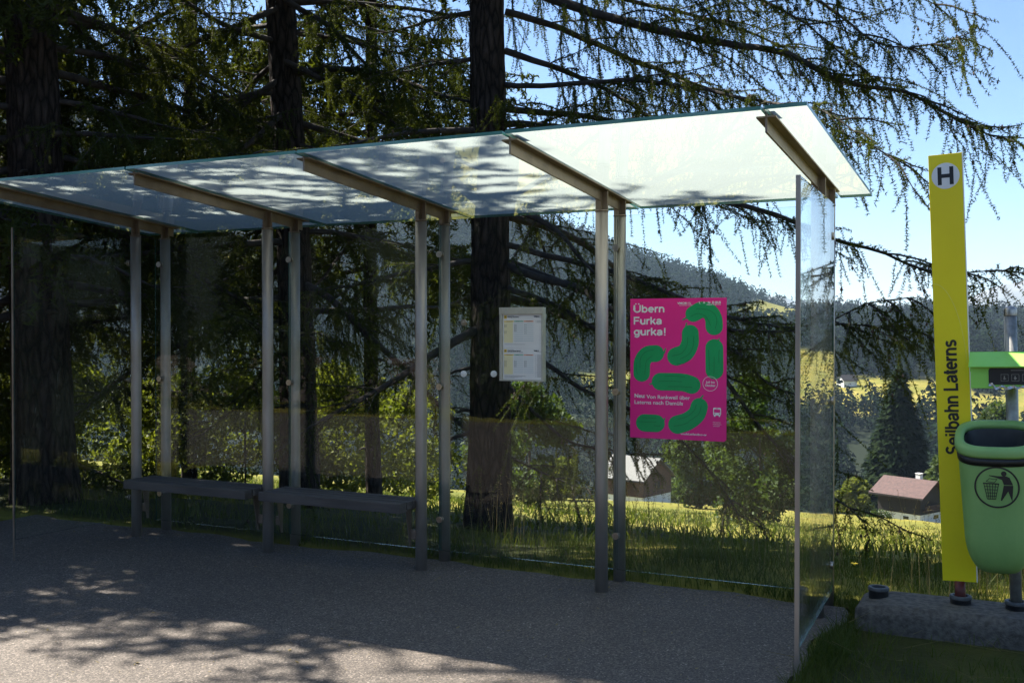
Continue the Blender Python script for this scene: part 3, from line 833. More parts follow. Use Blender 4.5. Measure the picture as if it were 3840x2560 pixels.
for x0, x1, z0, z1 in ((-0.038,-0.038+w,-h,h),(0.038-w,0.038,-h,h),(-0.038+w,0.038-w,-0.010,0.0095)):
    mb.box(x0, x1, -0.0168, -0.0152, zc+z0, zc+z1)
mb.build('letter', M['black'], sign)
# an old curved scrape on the board
mb = MB(); P_ = arc(-0.075, 0.78, 0.150, 0.52, 92, 12, 30)
P_ = [(max(-SW/2+0.002, min(SW/2-0.002, x)), z+0.35) for x, z in P_]
for (xa, za), (xb, zb) in zip(P_, P_[1:]):
    if abs(xa-xb) > 1e-4: mb.poly([(xa,-0.01485,za),(xb,-0.01485,zb),(xb+0.001,-0.01485,zb+0.0016),(xa+0.001,-0.01485,za+0.0016)])
mb.build('scrape', M['scrape'], sign, normals=False)
stroke_text('lettering', 'Seilbahn Laterns', 0.069, 0.594, 0.138, M['black'], sign, lambda x, z, q: (0.024-z, -0.0152-q, SH0+0.652+x))

BU = 2.222
LB = Matrix.Rotation(-YAW, 3, 'Z') @ Matrix.Rotation(R(-1.3), 3, 'Y')
pole = empty('steel_pole', S(BU, BV, ZB), 'round galvanised steel pole with domed cap behind the green bin', 'pole')
pole.rotation_euler = LB.to_euler()
mb = MB(); mb.tube([(0,0,-0.09),(0,0,0.7),(0,0,1.490)], 0.0290, 28); mb.build('tube', M['galv'], pole)
mb = MB(); mb.lathe([(0.0305,1.482),(0.0308,1.512),(0.029,1.519),(0.018,1.528),(0.0,1.532)], 28); mb.build('cap', M['inox'], pole)

disp = empty('bag_dispenser', S(BU, BV, ZB), 'lime green dog bag dispenser with sloping hood on the steel pole', 'dispenser')
disp.rotation_euler = LB.to_euler()
mb = MB(); W2 = 0.190
mb.hexa([(-W2,-0.175,1.228),(W2,-0.175,1.228),(W2,-0.045,1.298),(-W2,-0.045,1.298),(-W2,-0.175,1.232),(W2,-0.175,1.232),(W2,-0.045,1.302),(-W2,-0.045,1.302)], 0.001)
mb.box(-W2, W2, -0.046, -0.0425, 1.20, 1.302)
mb.build('hood', M['lime'], disp)
mb = MB(); mb.box(-0.182, 0.182, -0.145, -0.032, 1.122, 1.2305, 0.004); mb.build('box', M['lime'], disp)
mb = MB(); mb.prism(rr_poly(-0.100, 0.180, 1.140, 1.222, 0.012), lambda x, z, d: (x, d, z), -0.1475, -0.1445); pn = mb.build('panel', M['black'], disp)
mb = MB()
for k in range(4):
    x = -0.045+k*0.048
    for a0, a1, b0, b1 in ((0,0.034,0,0.0015),(0,0.034,0.0325,0.034),(0,0.0015,0.0015,0.0325),(0.0325,0.034,0.0015,0.0325)):
        mb.box(x+a0, x+a1, -0.1485, -0.1473, 1.158+b0, 1.158+b1)
    mb.box(x+0.010, x+0.024, -0.1485, -0.1473, 1.168+0.002*k, 1.172+0.002*k); mb.box(x+0.013, x+0.019, -0.1487, -0.1474, 1.165, 1.183)
mb.box(0.0, 0.10, -0.1485, -0.1473, 1.210, 1.2125)
mb.build('icon_print', M['galv'], pn)
mb = MB(); prev = None
for k in range(19):
    x = -0.100+0.29*k/18; z = 1.134+0.006*math.sin(k*2.1)+(0.012 if k < 2 else 0)
    cur = [(x, -0.150-0.004*(k % 2), z), (x, -0.151-0.006*((k+1) % 2), z-0.013-0.003*math.sin(k*1.3))]
    if prev: mb.poly([prev[0], cur[0], cur[1], prev[1]])
    prev = cur
mb.build('torn_bag', M['foil'], disp, normals=False)

# waste bin: a tapering superellipse shell, slanted open top
binn = empty('waste_bin', S(BU, BV, ZB), 'green plastic waste bin with litter symbol hanging on the pole', 'bin')
binn.rotation_euler = LB.to_euler()
BCX, BCY = -0.066, -0.19
def sec(a, b, n=72, ex=3.2):
    out = []
    for k in range(n):
        t_ = 2*math.pi*k/n; c, s = math.cos(t_), math.sin(t_)
        out.append((BCX+a*math.copysign(abs(c)**(2/ex), c), BCY+b*math.copysign(abs(s)**(2/ex), s)))
    return out
slant = lambda y: 0.057*(y-BCY)/0.15            # rim rises to the back
def half(z):
    """half width and half depth of the body at height z above the block"""
    zz = (z-0.225)/(0.85-0.225)
    a = 0.144+0.034*min(1, max(0, zz)); b = 0.122+0.026*min(1, max(0, zz))
    if z < 0.405:
        q = (z-0.225)/0.18; k = math.sqrt(max(0.0, 1-(1-q)**2))
        a = a-0.085*(1-k); b = b-0.075*(1-k)
    return a, b
def ringz(mb, z, a, b, sl=0.0):
    return [mb.bm.verts.new((x, y, z+sl*slant(y))) for x, y in sec(a, b)]
def bridge(mb, A, B):
    n = len(A)
    for k in range(n):
        f = mb._f([A[k], A[(k+1) % n], B[(k+1) % n], B[k]])
        if f: f.smooth = True
mb = MB(); rings = []
zs = [0.225,0.226,0.229,0.235,0.245,0.26,0.28,0.305,0.335,0.37,0.405,0.45,0.5,0.6,0.7,0.78,0.83]
for z in zs: a, b = half(z); rings.append(ringz(mb, z, a, b, max(0, (z-0.6)/0.23)))
for A, B in zip(rings, rings[1:]): bridge(mb, A, B)
mb._f(rings[0])
inner = [ringz(mb, z, half(z)[0]-0.006, half(z)[1]-0.006, max(0, (z-0.6)/0.23)) for z in (0.83,0.7,0.5,0.255)]
bridge(mb, rings[-1], inner[0])
for A, B in zip(inner, inner[1:]): bridge(mb, A, B)
mb._f(inner[-1])
mb.build('body', M['bin'], binn)
mb = MB()
prof = [(0.004,0.853),(0.011,0.855),(0.014,0.868),(0.014,0.888),(0.008,0.898),(-0.008,0.901),(-0.026,0.895),(-0.030,0.886),(-0.020,0.868),(-0.010,0.856)]
rg = [ringz(mb, z, half(0.85)[0]+o, half(0.85)[1]+o, 1.0) for o, z in prof]
for A, B in zip(rg, rg[1:]): bridge(mb, A, B)
bridge(mb, rg[-1], rg[0])
mb.build('rim', M['bin'], binn)
mb = MB()
rg = [ringz(mb, z, half(z)[0]+o, half(z)[1]+o, s_) for z, o, s_ in ((0.808,-0.003,0.9),(0.808,0.005,0.9),(0.852,0.006,1.0),(0.852,-0.003,1.0))]
for A, B in zip(rg, rg[1:]): bridge(mb, A, B)
mb.build('belt', M['rubber'], binn)
def on_bin(x, z, off=0.003):
    a, b = half(z); xx = min(1, abs(x)/a)
    return (BCX+x, BCY-b*(1-xx**3.2)**(1/3.2)-off, z)
def bin_poly(mb, poly, off):
    bm2 = bmesh.new(); bm2.faces.new([bm2.verts.new((x, 0, z)) for x, z in poly])
    bmesh.ops.triangulate(bm2, faces=bm2.faces[:])
    for _ in range(2): bmesh.ops.subdivide_edges(bm2, edges=[e for e in bm2.edges if e.calc_length() > 0.012], cuts=1)
    bmesh.ops.triangulate(bm2, faces=bm2.faces[:])
    for f in bm2.faces: mb.poly([on_bin(v.co.x, v.co.z, off) for v in f.verts])
    bm2.free()
CZ = 0.657; CXp = 0.0
mb = MB()
N = 64
for k in range(N):
    a0, a1 = 2*math.pi*k/N, 2*math.pi*(k+1)/N
    bin_poly(mb, [(CXp+r*math.cos(a), CZ+r*math.sin(a)) for r, a in ((0.092,a0),(0.092,a1),(0.100,a1),(0.100,a0))], 0.003)
G = lambda x, y: (CXp+(x-2193)/137*0.098, CZ-(y-237)/137*0.098)
bin_poly(mb, [G(2237+17*math.cos(2*math.pi*k/20), 144+17*math.sin(2*math.pi*k/20)) for k in range(20)], 0.003)
bin_poly(mb, [G(*p) for p in ((2146,156),(2200,161),(2250,160),(2272,170),(2292,219),(2236,218),(2226,186),(2190,172),(2146,160))], 0.003)
bin_poly(mb, [G(*p) for p in ((2236,223),(2293,223),(2286,332),(2262,262),(2222,328),(2216,322))], 0.003)
def stroke(p, q, w):
    p, q = np.array(G(*p)), np.array(G(*q)); d_ = (q-p)/np.linalg.norm(q-p); nn = np.array([-d_[1], d_[0]])*w/2
    bin_poly(mb, [tuple(p+nn), tuple(q+nn), tuple(q-nn), tuple(p-nn)], 0.0031)
bas = lambda s, t_: (2113+(2205-2113)*s+(22-44*s)*t_*0.95, 212+106*t_)
stroke((2108,212),(2208,214),0.006)
for k in range(6): stroke(bas(k/5, 0), bas(k/5, 1), 0.0030)
for k in range(1, 6): stroke(bas(0, k/5), bas(1, k/5), 0.0030)
for p, q in (((2128,198),(2150,178)),((2150,178),(2172,184)),((2172,184),(2196,182)),((2196,182),(2178,206)),((2178,206),(2150,202)),((2150,202),(2128,198))): stroke(p, q, 0.0026)
mb.build('litter_symbol', M['black'], binn, normals=False)
mb = MB()
for sx in (-1, 1):
    a, b = half(0.83); mb.tube([(BCX+sx*(a+0.002), BCY-0.03, 0.83), (BCX+sx*(a+0.012), BCY-0.03, 0.83)], 0.009, 14)
mb.build('hinge_pins', M['inox'], binn)
mb = MB(); lr = [ringz(mb, z, half(min(z, 0.85))[0]-o, half(min(z, 0.85))[1]-o, sl_) for z, o, sl_ in ((0.872,0.031,1.0),(0.86,0.034,1.0),(0.72,0.022,0.5),(0.5,0.016,0.0),(0.30,0.03,0.0))]  # added black shell, standing for the shade inside the bin
for A, B in zip(lr, lr[1:]): bridge(mb, A, B)
mb._f(lr[-1]); mb.build('liner', M['rubber'], binn)
mb = MB(); mb.box(BCX-0.05, BCX+0.05, BCY+0.135, -0.024, 0.45, 0.80, 0.004); mb.build('hanger', M['galv'], binn)


# ------------------------------------------------------------------ foliage builders
def norm(a): return a/np.maximum(np.linalg.norm(a, axis=-1, keepdims=True), 1e-9)

def tube_np(paths):
    """paths: list of (points (n,3), radii (n,), sides) -> verts, quads"""
    Vs, Fs, off = [], [], 0
    for P, r, k in paths:
        P = np.asarray(P, float); n = len(P)
        t = norm(np.gradient(P, axis=0))
        ref = np.where(np.abs(t[:, 2:3]) > 0.9, np.array([[1.0,0,0]]), np.array([[0,0,1.0]]))
        a = norm(np.cross(t, ref)); b = np.cross(a, t)
        th = np.arange(k)*2*np.pi/k
        ring = P[:,None,:] + np.asarray(r)[:,None,None]*(np.cos(th)[None,:,None]*a[:,None,:]+np.sin(th)[None,:,None]*b[:,None,:])
        Vs.append(ring.reshape(-1,3))
        i, j = np.meshgrid(np.arange(n-1), np.arange(k), indexing='ij'); j2 = (j+1) % k
        Fs.append(off+np.stack([i*k+j, i*k+j2, (i+1)*k+j2, (i+1)*k+j], -1).reshape(-1,4))
        off += n*k
    return np.concatenate(Vs), np.concatenate(Fs)

def shelter_clear(P, m=0.10):
    """True where a point is clear of the shelter, the bay before it and the signs"""
    u, v = UV(P[...,0], P[...,1])
    inb = (u > -4.7) & (u < 1.75) & (v < 0.45+m) & (P[...,2] < 2.75)
    roof = (u > -4.6) & (u < 1.72) & (v < 0.80) & (v > -1.5) & (P[...,2] > 2.1) & (P[...,2] < 2.75)
    sg = (u > 1.5) & (v < 0.35) & (P[...,2] < 2.7)
    return ~(inb | roof | sg)

def tufts(P, n_each, ln, wd, r):
    """P (N,3): every point gets n_each thin needles, one triangle each"""
    N = len(P)
    Q = np.repeat(P, n_each, 0)
    d = norm(r.normal(size=(N*n_each,3)))
    s = norm(np.cross(d, r.normal(size=(N*n_each,3))))
    L = ln*r.uniform(0.65,1.25,(N*n_each,1)); w = wd*r.uniform(0.7,1.3,(N*n_each,1))
    V = np.stack([Q-s*w*0.5, Q+s*w*0.5, Q+d*L], 1)
    return V.reshape(-1,3)

def bend_path(p0, d0, L, step, droop0, droop1, wig, r):
    """a limb: starts at p0 along d0, sags, then lifts at its tip"""
    n = max(3, int(L/step)); P = [np.array(p0, float)]; d = norm(np.array(d0, float)); az = math.atan2(d[1], d[0])
    pit = math.asin(d[2])
    for i in range(n):
        t = i/n
        pit += ((droop0 if t < 0.55 else droop1)/n) + r.normal()*wig
        az += r.normal()*wig*1.3
        P.append(P[-1]+step*np.array([math.cos(az)*math.cos(pit), math.sin(az)*math.cos(pit), math.sin(pit)]))
    return np.array(P)

def resample(P, step):
    P = np.asarray(P, float); seg = np.linalg.norm(np.diff(P, axis=0), axis=1); c = np.concatenate([[0], np.cumsum(seg)])
    n = max(3, int(c[-1]/step)+1); t = np.linspace(0, c[-1], n)
    return np.stack([np.interp(t, c, P[:,k]) for k in range(3)], 1)

def larch(label, base, lean, r0, seed, limbs, top=11.0, z0=0.9, explicit=(), fine_z=5.6, dens=1.0, Lmax=4.6, cones=0, azr=None, allcoarse=False, upk=1.0, short=None):
    r = np.random.default_rng(seed)
    root = empty('larch_tree', base, label, 'tree', 0, 'larches behind the shelter')
    b = np.array(base, float)
    # trunk, with ridged bark
    n = 90; k = 40
    z = np.linspace(-0.5, top, n)
    rad = r0*(1-0.55*np.clip(z,0,None)/13)*np.sqrt(np.clip((top+0.1-z)/2.5,0.004,1)) + 0.30*r0*np.exp(-np.clip(z+0.2,0,None)/0.45)
    cx = lean[0]*z + 0.03*np.sin(z*0.7+seed); cyy = lean[1]*z
    th = np.arange(k)*2*np.pi/k
    Z, TH = np.meshgrid(z, th, indexing='ij')
    rg = 0.55*np.abs(np.sin(TH*6.5+1.3*np.sin(Z*1.7)+0.6*np.sin(Z*5.1+TH*3)))+0.45*r.random((n,k))
    RRr = rad[:,None]*(0.93+0.12*rg)
    V = np.stack([cx[:,None]+RRr*np.cos(TH), cyy[:,None]+RRr*np.sin(TH), Z], -1).reshape(-1,3)
    i, j = np.meshgrid(np.arange(n-1), np.arange(k), indexing='ij'); j2 = (j+1) % k
    Fq = np.stack([i*k+j, i*k+j2, (i+1)*k+j2, (i+1)*k+j], -1).reshape(-1,4)
    np_mesh('trunk', V, Fq, M['bark'], root, smooth=True)
    # limbs
    stubs = []
    paths = []   # (points world, base radius)
    zz = z0; az = r.uniform(0, 6.28); cnt = 0
    while zz < top-0.4:
        az += 2.399+r.normal()*0.35
        L = Lmax*(1-0.75*(zz/top)**1.2)*r.uniform(0.6,1.1)*(upk if zz > 4.2 else 1.0)
        a2 = az
        if azr is not None and r.random() < 0.5: a2 = r.uniform(*azr)
        tw = math.atan2(math.sin(a2-math.atan2(-b[1],-b[0])), math.cos(a2-math.atan2(-b[1],-b[0])))
        if abs(tw) < 0.75 and not allcoarse and zz < 5.5: a2 += math.copysign(1.25, tw)
        if short and zz < 5.5 and abs(math.atan2(math.sin(a2-short[0]), math.cos(a2-short[0]))) < 0.55: L = min(L, short[1])
        ps = b+np.array([lean[0]*zz+math.cos(a2)*r0*0.5, lean[1]*zz+math.sin(a2)*r0*0.5, zz])
        pit = r.uniform(-0.45,-0.05)+0.5*(zz/top)
        P = bend_path(ps, (math.cos(a2)*math.cos(pit), math.sin(a2)*math.cos(pit), math.sin(pit)), L, 0.16, -0.35, 0.65, 0.05, r)
        paths.append((P, 0.020+0.0060*L, 1.0))
        cnt += 1
        zz += (0.22 if zz < 6 else 0.42)*r.uniform(0.6,1.4)/limbs
    for _ in range(14):
        zz = r.uniform(0.5, 5.5); a2 = r.uniform(0, 6.28); l_ = r.uniform(0.06,0.3)
        d_ = np.array([math.cos(a2), math.sin(a2), r.uniform(-.3,.2)]); ps = np.array([lean[0]*zz, lean[1]*zz, zz])+d_*r0*0.6
        stubs.append((np.stack([ps, ps+d_*(r0*0.4+l_*0.5), ps+d_*(r0*0.4+l_)+np.array([0,0,-0.02])]), np.array([0.022,0.016,0.009])*r.uniform(0.6,1.3), 7))
    for pts, rr_, dn in explicit:
        rr_ = rr_*0.78
        P = resample(smooth_path3(pts), 0.14); P = P+np.cumsum(r.normal(size=P.shape)*0.006, 0)
        paths.append((P, rr_, dn))
    tubes = []; strand0, strandd, strandl, coarse = [], [], [], []
    for P, br, dn in paths:
        n_ = len(P)
        ok = shelter_clear(P)
        if not ok.all():
            c_ = int(np.argmax(~ok)); P = P[:c_]; n_ = len(P)
            if n_ < 4: continue
        tubes.append((P-b, np.maximum(br*(1-np.linspace(0,1,n_))**0.8, 0.0045), 7))
        T = norm(np.gradient(P, axis=0)); acc = 0; side = 1
        hi = allcoarse or P[:,2].mean() > fine_z
        f1, f2, ph = r.uniform(0.5,1.1), r.uniform(1.6,2.6), r.uniform(0,6.28)
        clump = np.clip(0.85+0.45*np.sin(np.arange(n_)*0.14*f1*6.28/1.3+ph)+0.35*np.sin(np.arange(n_)*0.14*f2*6.28/1.3+2*ph), 0.2, 1.5)
        for q in range(n_):
            t = q/n_
            if t < 0.12: continue
            for _tw in range(2):
                # a secondary twig
                if r.random() < 0.72*dn*(1 if hi else clump[q]):
                    side = -side
                    l2 = r.uniform(0.35,1.35)*(1-0.6*t)
                    hd = T[q].copy(); hd[2] = 0; hd = norm(hd)
                    an = side*r.uniform(0.35,1.3); c, s = math.cos(an), math.sin(an)
                    d2 = np.array([hd[0]*c-hd[1]*s, hd[0]*s+hd[1]*c, r.uniform(-0.55,0.35)])
                    P2 = bend_path(P[q], d2, l2, 0.09, -0.5, 0.1, 0.07, r)
                    okk = shelter_clear(P2)
                    if not okk.all(): P2 = P2[:int(np.argmax(~okk))]
                    if len(P2) > 3:
                        tubes.append((P2-b, np.linspace(0.008,0.003,len(P2)), 4))
                        T2 = norm(np.gradient(P2, axis=0))
                        for w in range(1, len(P2)):
                            m_ = 1 if hi else int(1.2*dens+r.random())
                            for _ in range(m_):
                                strand0.append(P2[w]); dd = T2[w]*r.uniform(0.1,0.9)+np.array([0,0,-1])*r.uniform(0.4,1.2)+r.normal(size=3)*0.28
                                strandd.append(dd); strandl.append(r.choice([0.10,0.18,0.30,0.50], p=[.3,.35,.25,.1])*r.uniform(0.7,1.3)); coarse.append(hi)
                            strand0.append(P2[w]); strandd.append(T2[w]+r.normal(size=3)*0.1); strandl.append(0.10); coarse.append(hi)
            if not hi and t > 0.2:
                for _ in range(4):
                    strand0.append(P[q]+T[q]*r.uniform(-.08,.08)); strandd.append(r.normal(size=3)+T[q]*0.5); strandl.append(r.uniform(0.04,0.10)); coarse.append(False)
            for _ in range(1 if hi else 3):
                if r.random() < 0.8*dn*dens*(1 if hi else clump[q]):
                    strand0.append(P[q]+T[q]*r.uniform(-.07,.07)); strandd.append(T[q]*0.3+np.array([0,0,-1.0])+r.normal(size=3)*0.30)
                    strandl.append(r.choice([0.10,0.22,0.38,0.62], p=[.35,.35,.2,.1])*r.uniform(0.7,1.3)); coarse.append(hi)
    Vt, Ft = tube_np(tubes+stubs)
    np_mesh('limbs', Vt, Ft, M['limb'], root, smooth=True)
    S0 = np.array(strand0); D = norm(np.array(strandd)); Ls = np.array(strandl); C = np.array(coarse)
    out = []; cone_v = []
    for flag, step, ne, ln, wd in ((False, 0.019, 8, 0.026, 0.0066), (True, 0.050, 6, 0.075, 0.026)):
        s0, d_, ls = S0[C == flag], D[C == flag], Ls[C == flag]
        if not len(s0): continue
        m = np.maximum((ls/step).astype(int), 2)
        idx = np.repeat(np.arange(len(s0)), m)
        st = np.concatenate([[0], np.cumsum(m)[:-1]]); kk = np.arange(len(idx))-st[idx]
        f = (kk+0.5)/m[idx]
        curve = r.normal(size=(len(s0),3))*0.18; curve[:,2] = -np.abs(curve[:,2])
        Pp = s0[idx]+d_[idx]*(ls[idx]*f)[:,None]+curve[idx]*(ls[idx]*f*f)[:,None]
        keep = shelter_clear(Pp, 0.06)
        out.append(tufts(Pp[keep], ne, ln, wd, r))
        # the thread of the twig itself
        e0 = s0; e1 = s0+d_*(ls*0.5)[:,None]+curve*(ls*0.25)[:,None]; e2 = s0+d_*ls[:,None]+curve*ls[:,None]
        kp = shelter_clear(e2, 0.06) & shelter_clear(e0, 0.06)
        sd = norm(np.cross(d_, r.normal(size=d_.shape)))*(0.0022 if not flag else 0.004)
        for a_, c_ in ((e0,e1),(e1,e2)):
            out.append(np.stack([a_[kp]-sd[kp], a_[kp]+sd[kp], c_[kp]], 1).reshape(-1,3))
        if cones and not flag:
            sel = r.choice(np.nonzero(keep)[0], min(cones, keep.sum()), replace=False)
            cc = Pp[sel]+r.normal(size=(len(sel),3))*0.008
            h = 0.017*r.uniform(0.8,1.3,(len(cc),1)); w = h*0.62
            ax = np.array([[1,0,0],[0,1,0],[-1,0,0],[0,-1,0]], float)
            for q in range(4):
                a_ = cc+ax[q]*w; b_ = cc+ax[(q+1) % 4]*w
                cone_v.append(np.stack([a_, b_, cc+np.array([[0,0,1.]])*h*1.1], 1).reshape(-1,3)); cone_v.append(np.stack([b_, a_, cc-np.array([[0,0,1.]])*h*0.9], 1).reshape(-1,3))
    V = np.concatenate(out)-b
    nt = len(V)//3; mi = np.zeros(nt, np.int32)
    if cone_v:
        cv = np.concatenate(cone_v)-b; V = np.concatenate([V, cv]); mi = np.concatenate([mi, np.ones(len(cv)//3, np.int32)])
    print('LARCH', len(V)//3)
    np_mesh('crown', V, np.arange(len(V)).reshape(-1,3), [M['needle'], M['cone']], root, mi)
    return root

def smooth_path3(pts, sub=8):
    P = [np.array(p, float) for p in pts]; P = [2*P[0]-P[1]]+P+[2*P[-1]-P[-2]]
    out = []
    for i in range(1, len(P)-2):
        a, b, c, d = P[i-1:i+3]
        for k in range(sub):
            t = k/sub; out.append(0.5*((2*b)+(-a+c)*t+(2*a-5*b+4*c-d)*t*t+(-a+3*b-3*c+d)*t**3))
    out.append(P[-2]); return np.array(out)

def pth(rad, dn, *p): return ([at(*q) for q in p], rad, dn)

EX3 = [
 pth(0.065,1.0,(1160,-40,10),(1400,40,9.5),(1608,95,9.0),(1784,123,8.6),(1942,190,8.3),(2083,214,8.1),(2181,264,7.9),(2276,309,7.8),(2365,316,7.7)),
 pth(0.045,1.0,(1160,-170,10),(1500,-60,9),(1728,0,8.7),(1837,56,8.5),(1872,80,8.4),(1930,130,8.3),(1975,165,8.25)),
 pth(0.045,1.0,(1160,-260,10),(1700,-80,8.9),(1906,40,8.5),(1978,91,8.3),(2040,110,8.1),(2130,98,8.0),(2203,75,7.9)),
 pth(0.040,1.0,(1160,-330,10),(1600,-190,8.9),(1900,-70,8.4),(2050,-20,8.2),(2150,20,8.1)),
 pth(0.035,1.1,(1160,200,10),(1500,195,9),(1750,235,8),(1900,260,7.3),(1966,302,7.1),(2000,330,7.0),(2090,380,6.9)),
 pth(0.050,0.8,(1160,380,10),(1500,430,9.2),(1800,500,8.6),(1938,551,8.2),(2030,575,8),(2138,619,7.9),(2223,626,7.8),(2301,622,7.7),(2365,645,7.6)),
 pth(0.040,1.0,(1160,560,10),(1450,640,9.3),(1700,730,8.7),(1880,745,8.2),(1992,700,8),(2088,684,7.9)),
 pth(0.040,1.0,(1160,600,10),(1500,730,9),(1780,770,8.4),(1928,754,8.1),(2030,760,8),(2115,768,7.9)),
 pth(0.055,0.5,(1160,606,10),(1245,641,9.6),(1333,659,9.3),(1364,680,9.1),(1500,760,8.8),(1650,850,8.5),(1750,900,8.4),(1830,940,8.3)),
 pth(0.045,0.5,(1160,480,10),(1203,490,9.8),(1262,518,9.6),(1304,553,9.4),(1333,595,9.3),(1364,630,9.2),(1450,700,9)),
 pth(0.045,0.5,(1157,655,10),(1297,708,9.6),(1364,750,9.4),(1480,800,9.1)),
 pth(0.035,0.6,(1160,780,10),(1255,831,9.7),(1315,873,9.5),(1364,901,9.3),(1500,960,9.0),(1620,1060,8.7),(1700,1180,8.5)),
 pth(0.030,0.8,(1157,870,10),(1227,947,9.7),(1297,1010,9.5),(1364,1024,9.4),(1480,1040,9.1)),
 pth(0.030,0.8,(1500,760,8.8),(1691,800,8.4),(1740,849,8.2),(1825,897,8.0),(1900,905,7.9)),
 pth(0.025,0.7,(1650,850,8.5),(1750,980,8.2),(1860,1090,8.0),(1928,1143,7.9),(1979,1173,7.8),(2003,1231,7.8)),
 pth(0.045,0.9,(1160,290,10),(1350,300,9.8),(1500,350,9.6),(1640,420,9.4)),
 pth(0.045,0.9,(1160,120,10),(1300,160,9.9),(1450,240,9.8),(1560,330,9.7)),
 pth(0.045,0.9,(1160,30,10),(1330,90,10.2),(1520,170,10.4),(1700,240,10.4),(1850,330,10.3)),
 pth(0.040,1.0,(1160,-80,10),(1380,-10,10.4),(1600,40,10.6),(1800,110,10.6),(1960,220,10.4)),
]
EX2 = [
 pth(0.05,0.9,(650,260,11.4),(560,330,10.9),(480,370,10.5),(380,420,10.2)),
 pth(0.05,0.9,(650,180,11.4),(540,260,11.2),(450,310,11.0),(350,360,10.8)),
 pth(0.045,0.9,(650,20,11.4),(560,60,11.2),(430,110,11.0),(290,140,10.8)),
 pth(0.045,0.9,(650,140,11.4),(780,200,11.1),(880,260,10.9),(960,330,10.7)),
 pth(0.045,0.9,(650,0,11.4),(760,70,11.2),(860,180,11.0),(900,300,10.8)),
]
def wpt(px, d): p = at(px, 755, d); return (p[0], p[1], ground_at(p[0], p[1]))
larch('stout larch trunk nearest the left edge of the picture', wpt(112, 9.6), (-0.042,0.0), 0.262, 11, 2.4, fine_z=5.4, z0=1.7, dens=1.5, upk=1.0, top=9.8, Lmax=5.0, short=(0.0,1.7))
larch('slim larch trunk between the two benches, rising behind the roof', wpt(693, 11.5), (-0.040,0.0), 0.203, 12, 1.25, explicit=EX2, fine_z=6.0, z0=1.8, dens=1.4)
larch('larch right behind the timetable case with long limbs reaching over the yellow sign', wpt(1118, 10.0), (0.004,0.0), 0.202, 13, 0.65, explicit=EX3, fine_z=5.4, z0=1.9, dens=1.0, cones=1500, azr=(1.6,4.4), upk=0.5, top=9.0, short=(3.14,1.9))

GL = dict(allcoarse=True, dens=1.0)
larch('slender larch deep in the group, left of the slim trunk', wpt(430, 14.5), (0.01,0.0), 0.10, 21, 1.3, top=10.0, z0=3.0, Lmax=3.6, **GL)
larch('slender larch deep in the group, right of the slim trunk', wpt(860, 14.0), (-0.01,0.0), 0.10, 22, 1.3, top=10.5, z0=3.0, Lmax=3.6, **GL)
larch('slender larch at the back of the group, seen left of the stout trunk', wpt(-60, 13.0), (0.0,0.0), 0.11, 23, 1.1, top=10.0, z0=0.8, Lmax=3.4, **GL)
larch('larch shading the shelter from beyond the left edge of the picture', (-6.4, 9.6, ground_at(-6.4, 9.6)), (0.0,0.0), 0.20, 24, 2.2, top=8.4, z0=1.9, Lmax=4.2, **GL)

def lumps(r, n, rad, height, squash=1.0, base=0.25):
    """centres and radii of leafy clumps spread through a crown"""
    C = []
    for _ in range(n):
        t = r.uniform(base, 1.0); w = math.sin(math.pi*min(1, (t-base)/(1-base)*0.8+0.18))
        a = r.uniform(0, 6.28); q = rad*w*r.uniform(0.25,0.95)
        C.append((q*math.cos(a), q*math.sin(a), t*height*0.92, rad*r.uniform(0.22,0.42)))
    return np.array(C)

def leafy(name, label, cat, pos, height, rad, n, leaf, mat, seed, group=None, base=0.2, nl=22, trunk=0.05):
    r = np.random.default_rng(seed)
    root = empty(name, pos, label, cat, 0, group)
    C = lumps(r, nl, rad, height, base=base)
    k = r.integers(0, len(C), n)
    d = norm(r.normal(size=(n,3))); q = r.uniform(0.35,1.0,(n,1))**0.5
    P = C[k,:3]+d*q*C[k,3:4]*np.array([1,1,0.8])
    P[:,2] = np.maximum(P[:,2], 0.02)
    u = norm(r.normal(size=(n,3))+np.array([0,0,0.4])); w = norm(np.cross(u, r.normal(size=(n,3))))
    L = leaf*r.uniform(0.6,1.3,(n,1))
    e = np.cross(u, w)
    V = np.stack([P-w*L*0.5, P+e*L*0.28, P+w*L*0.5, P-e*L*0.28], 1).reshape(-1,3)
    np_mesh('crown', V, np.arange(len(V)).reshape(-1,4), mat, root)
    tb = [(np.array([[0,0,-0.3],[0.02*rad,0,height*0.3],[0.0,0.03*rad,height*0.75]]), np.array([trunk*1.2,trunk,trunk*0.4])*height*0.5, 8)]
    for c in C[:10]: tb.append((np.array([[0,0,height*0.25],[c[0]*0.45,c[1]*0.45,c[2]*0.7],c[:3]]), np.array([trunk*0.5,trunk*0.3,trunk*0.1])*height*0.5, 6))
    Vt, Ft = tube_np(tb)
    np_mesh('trunk', Vt, Ft, M['wood_trunk'], root, smooth=True)
    return root

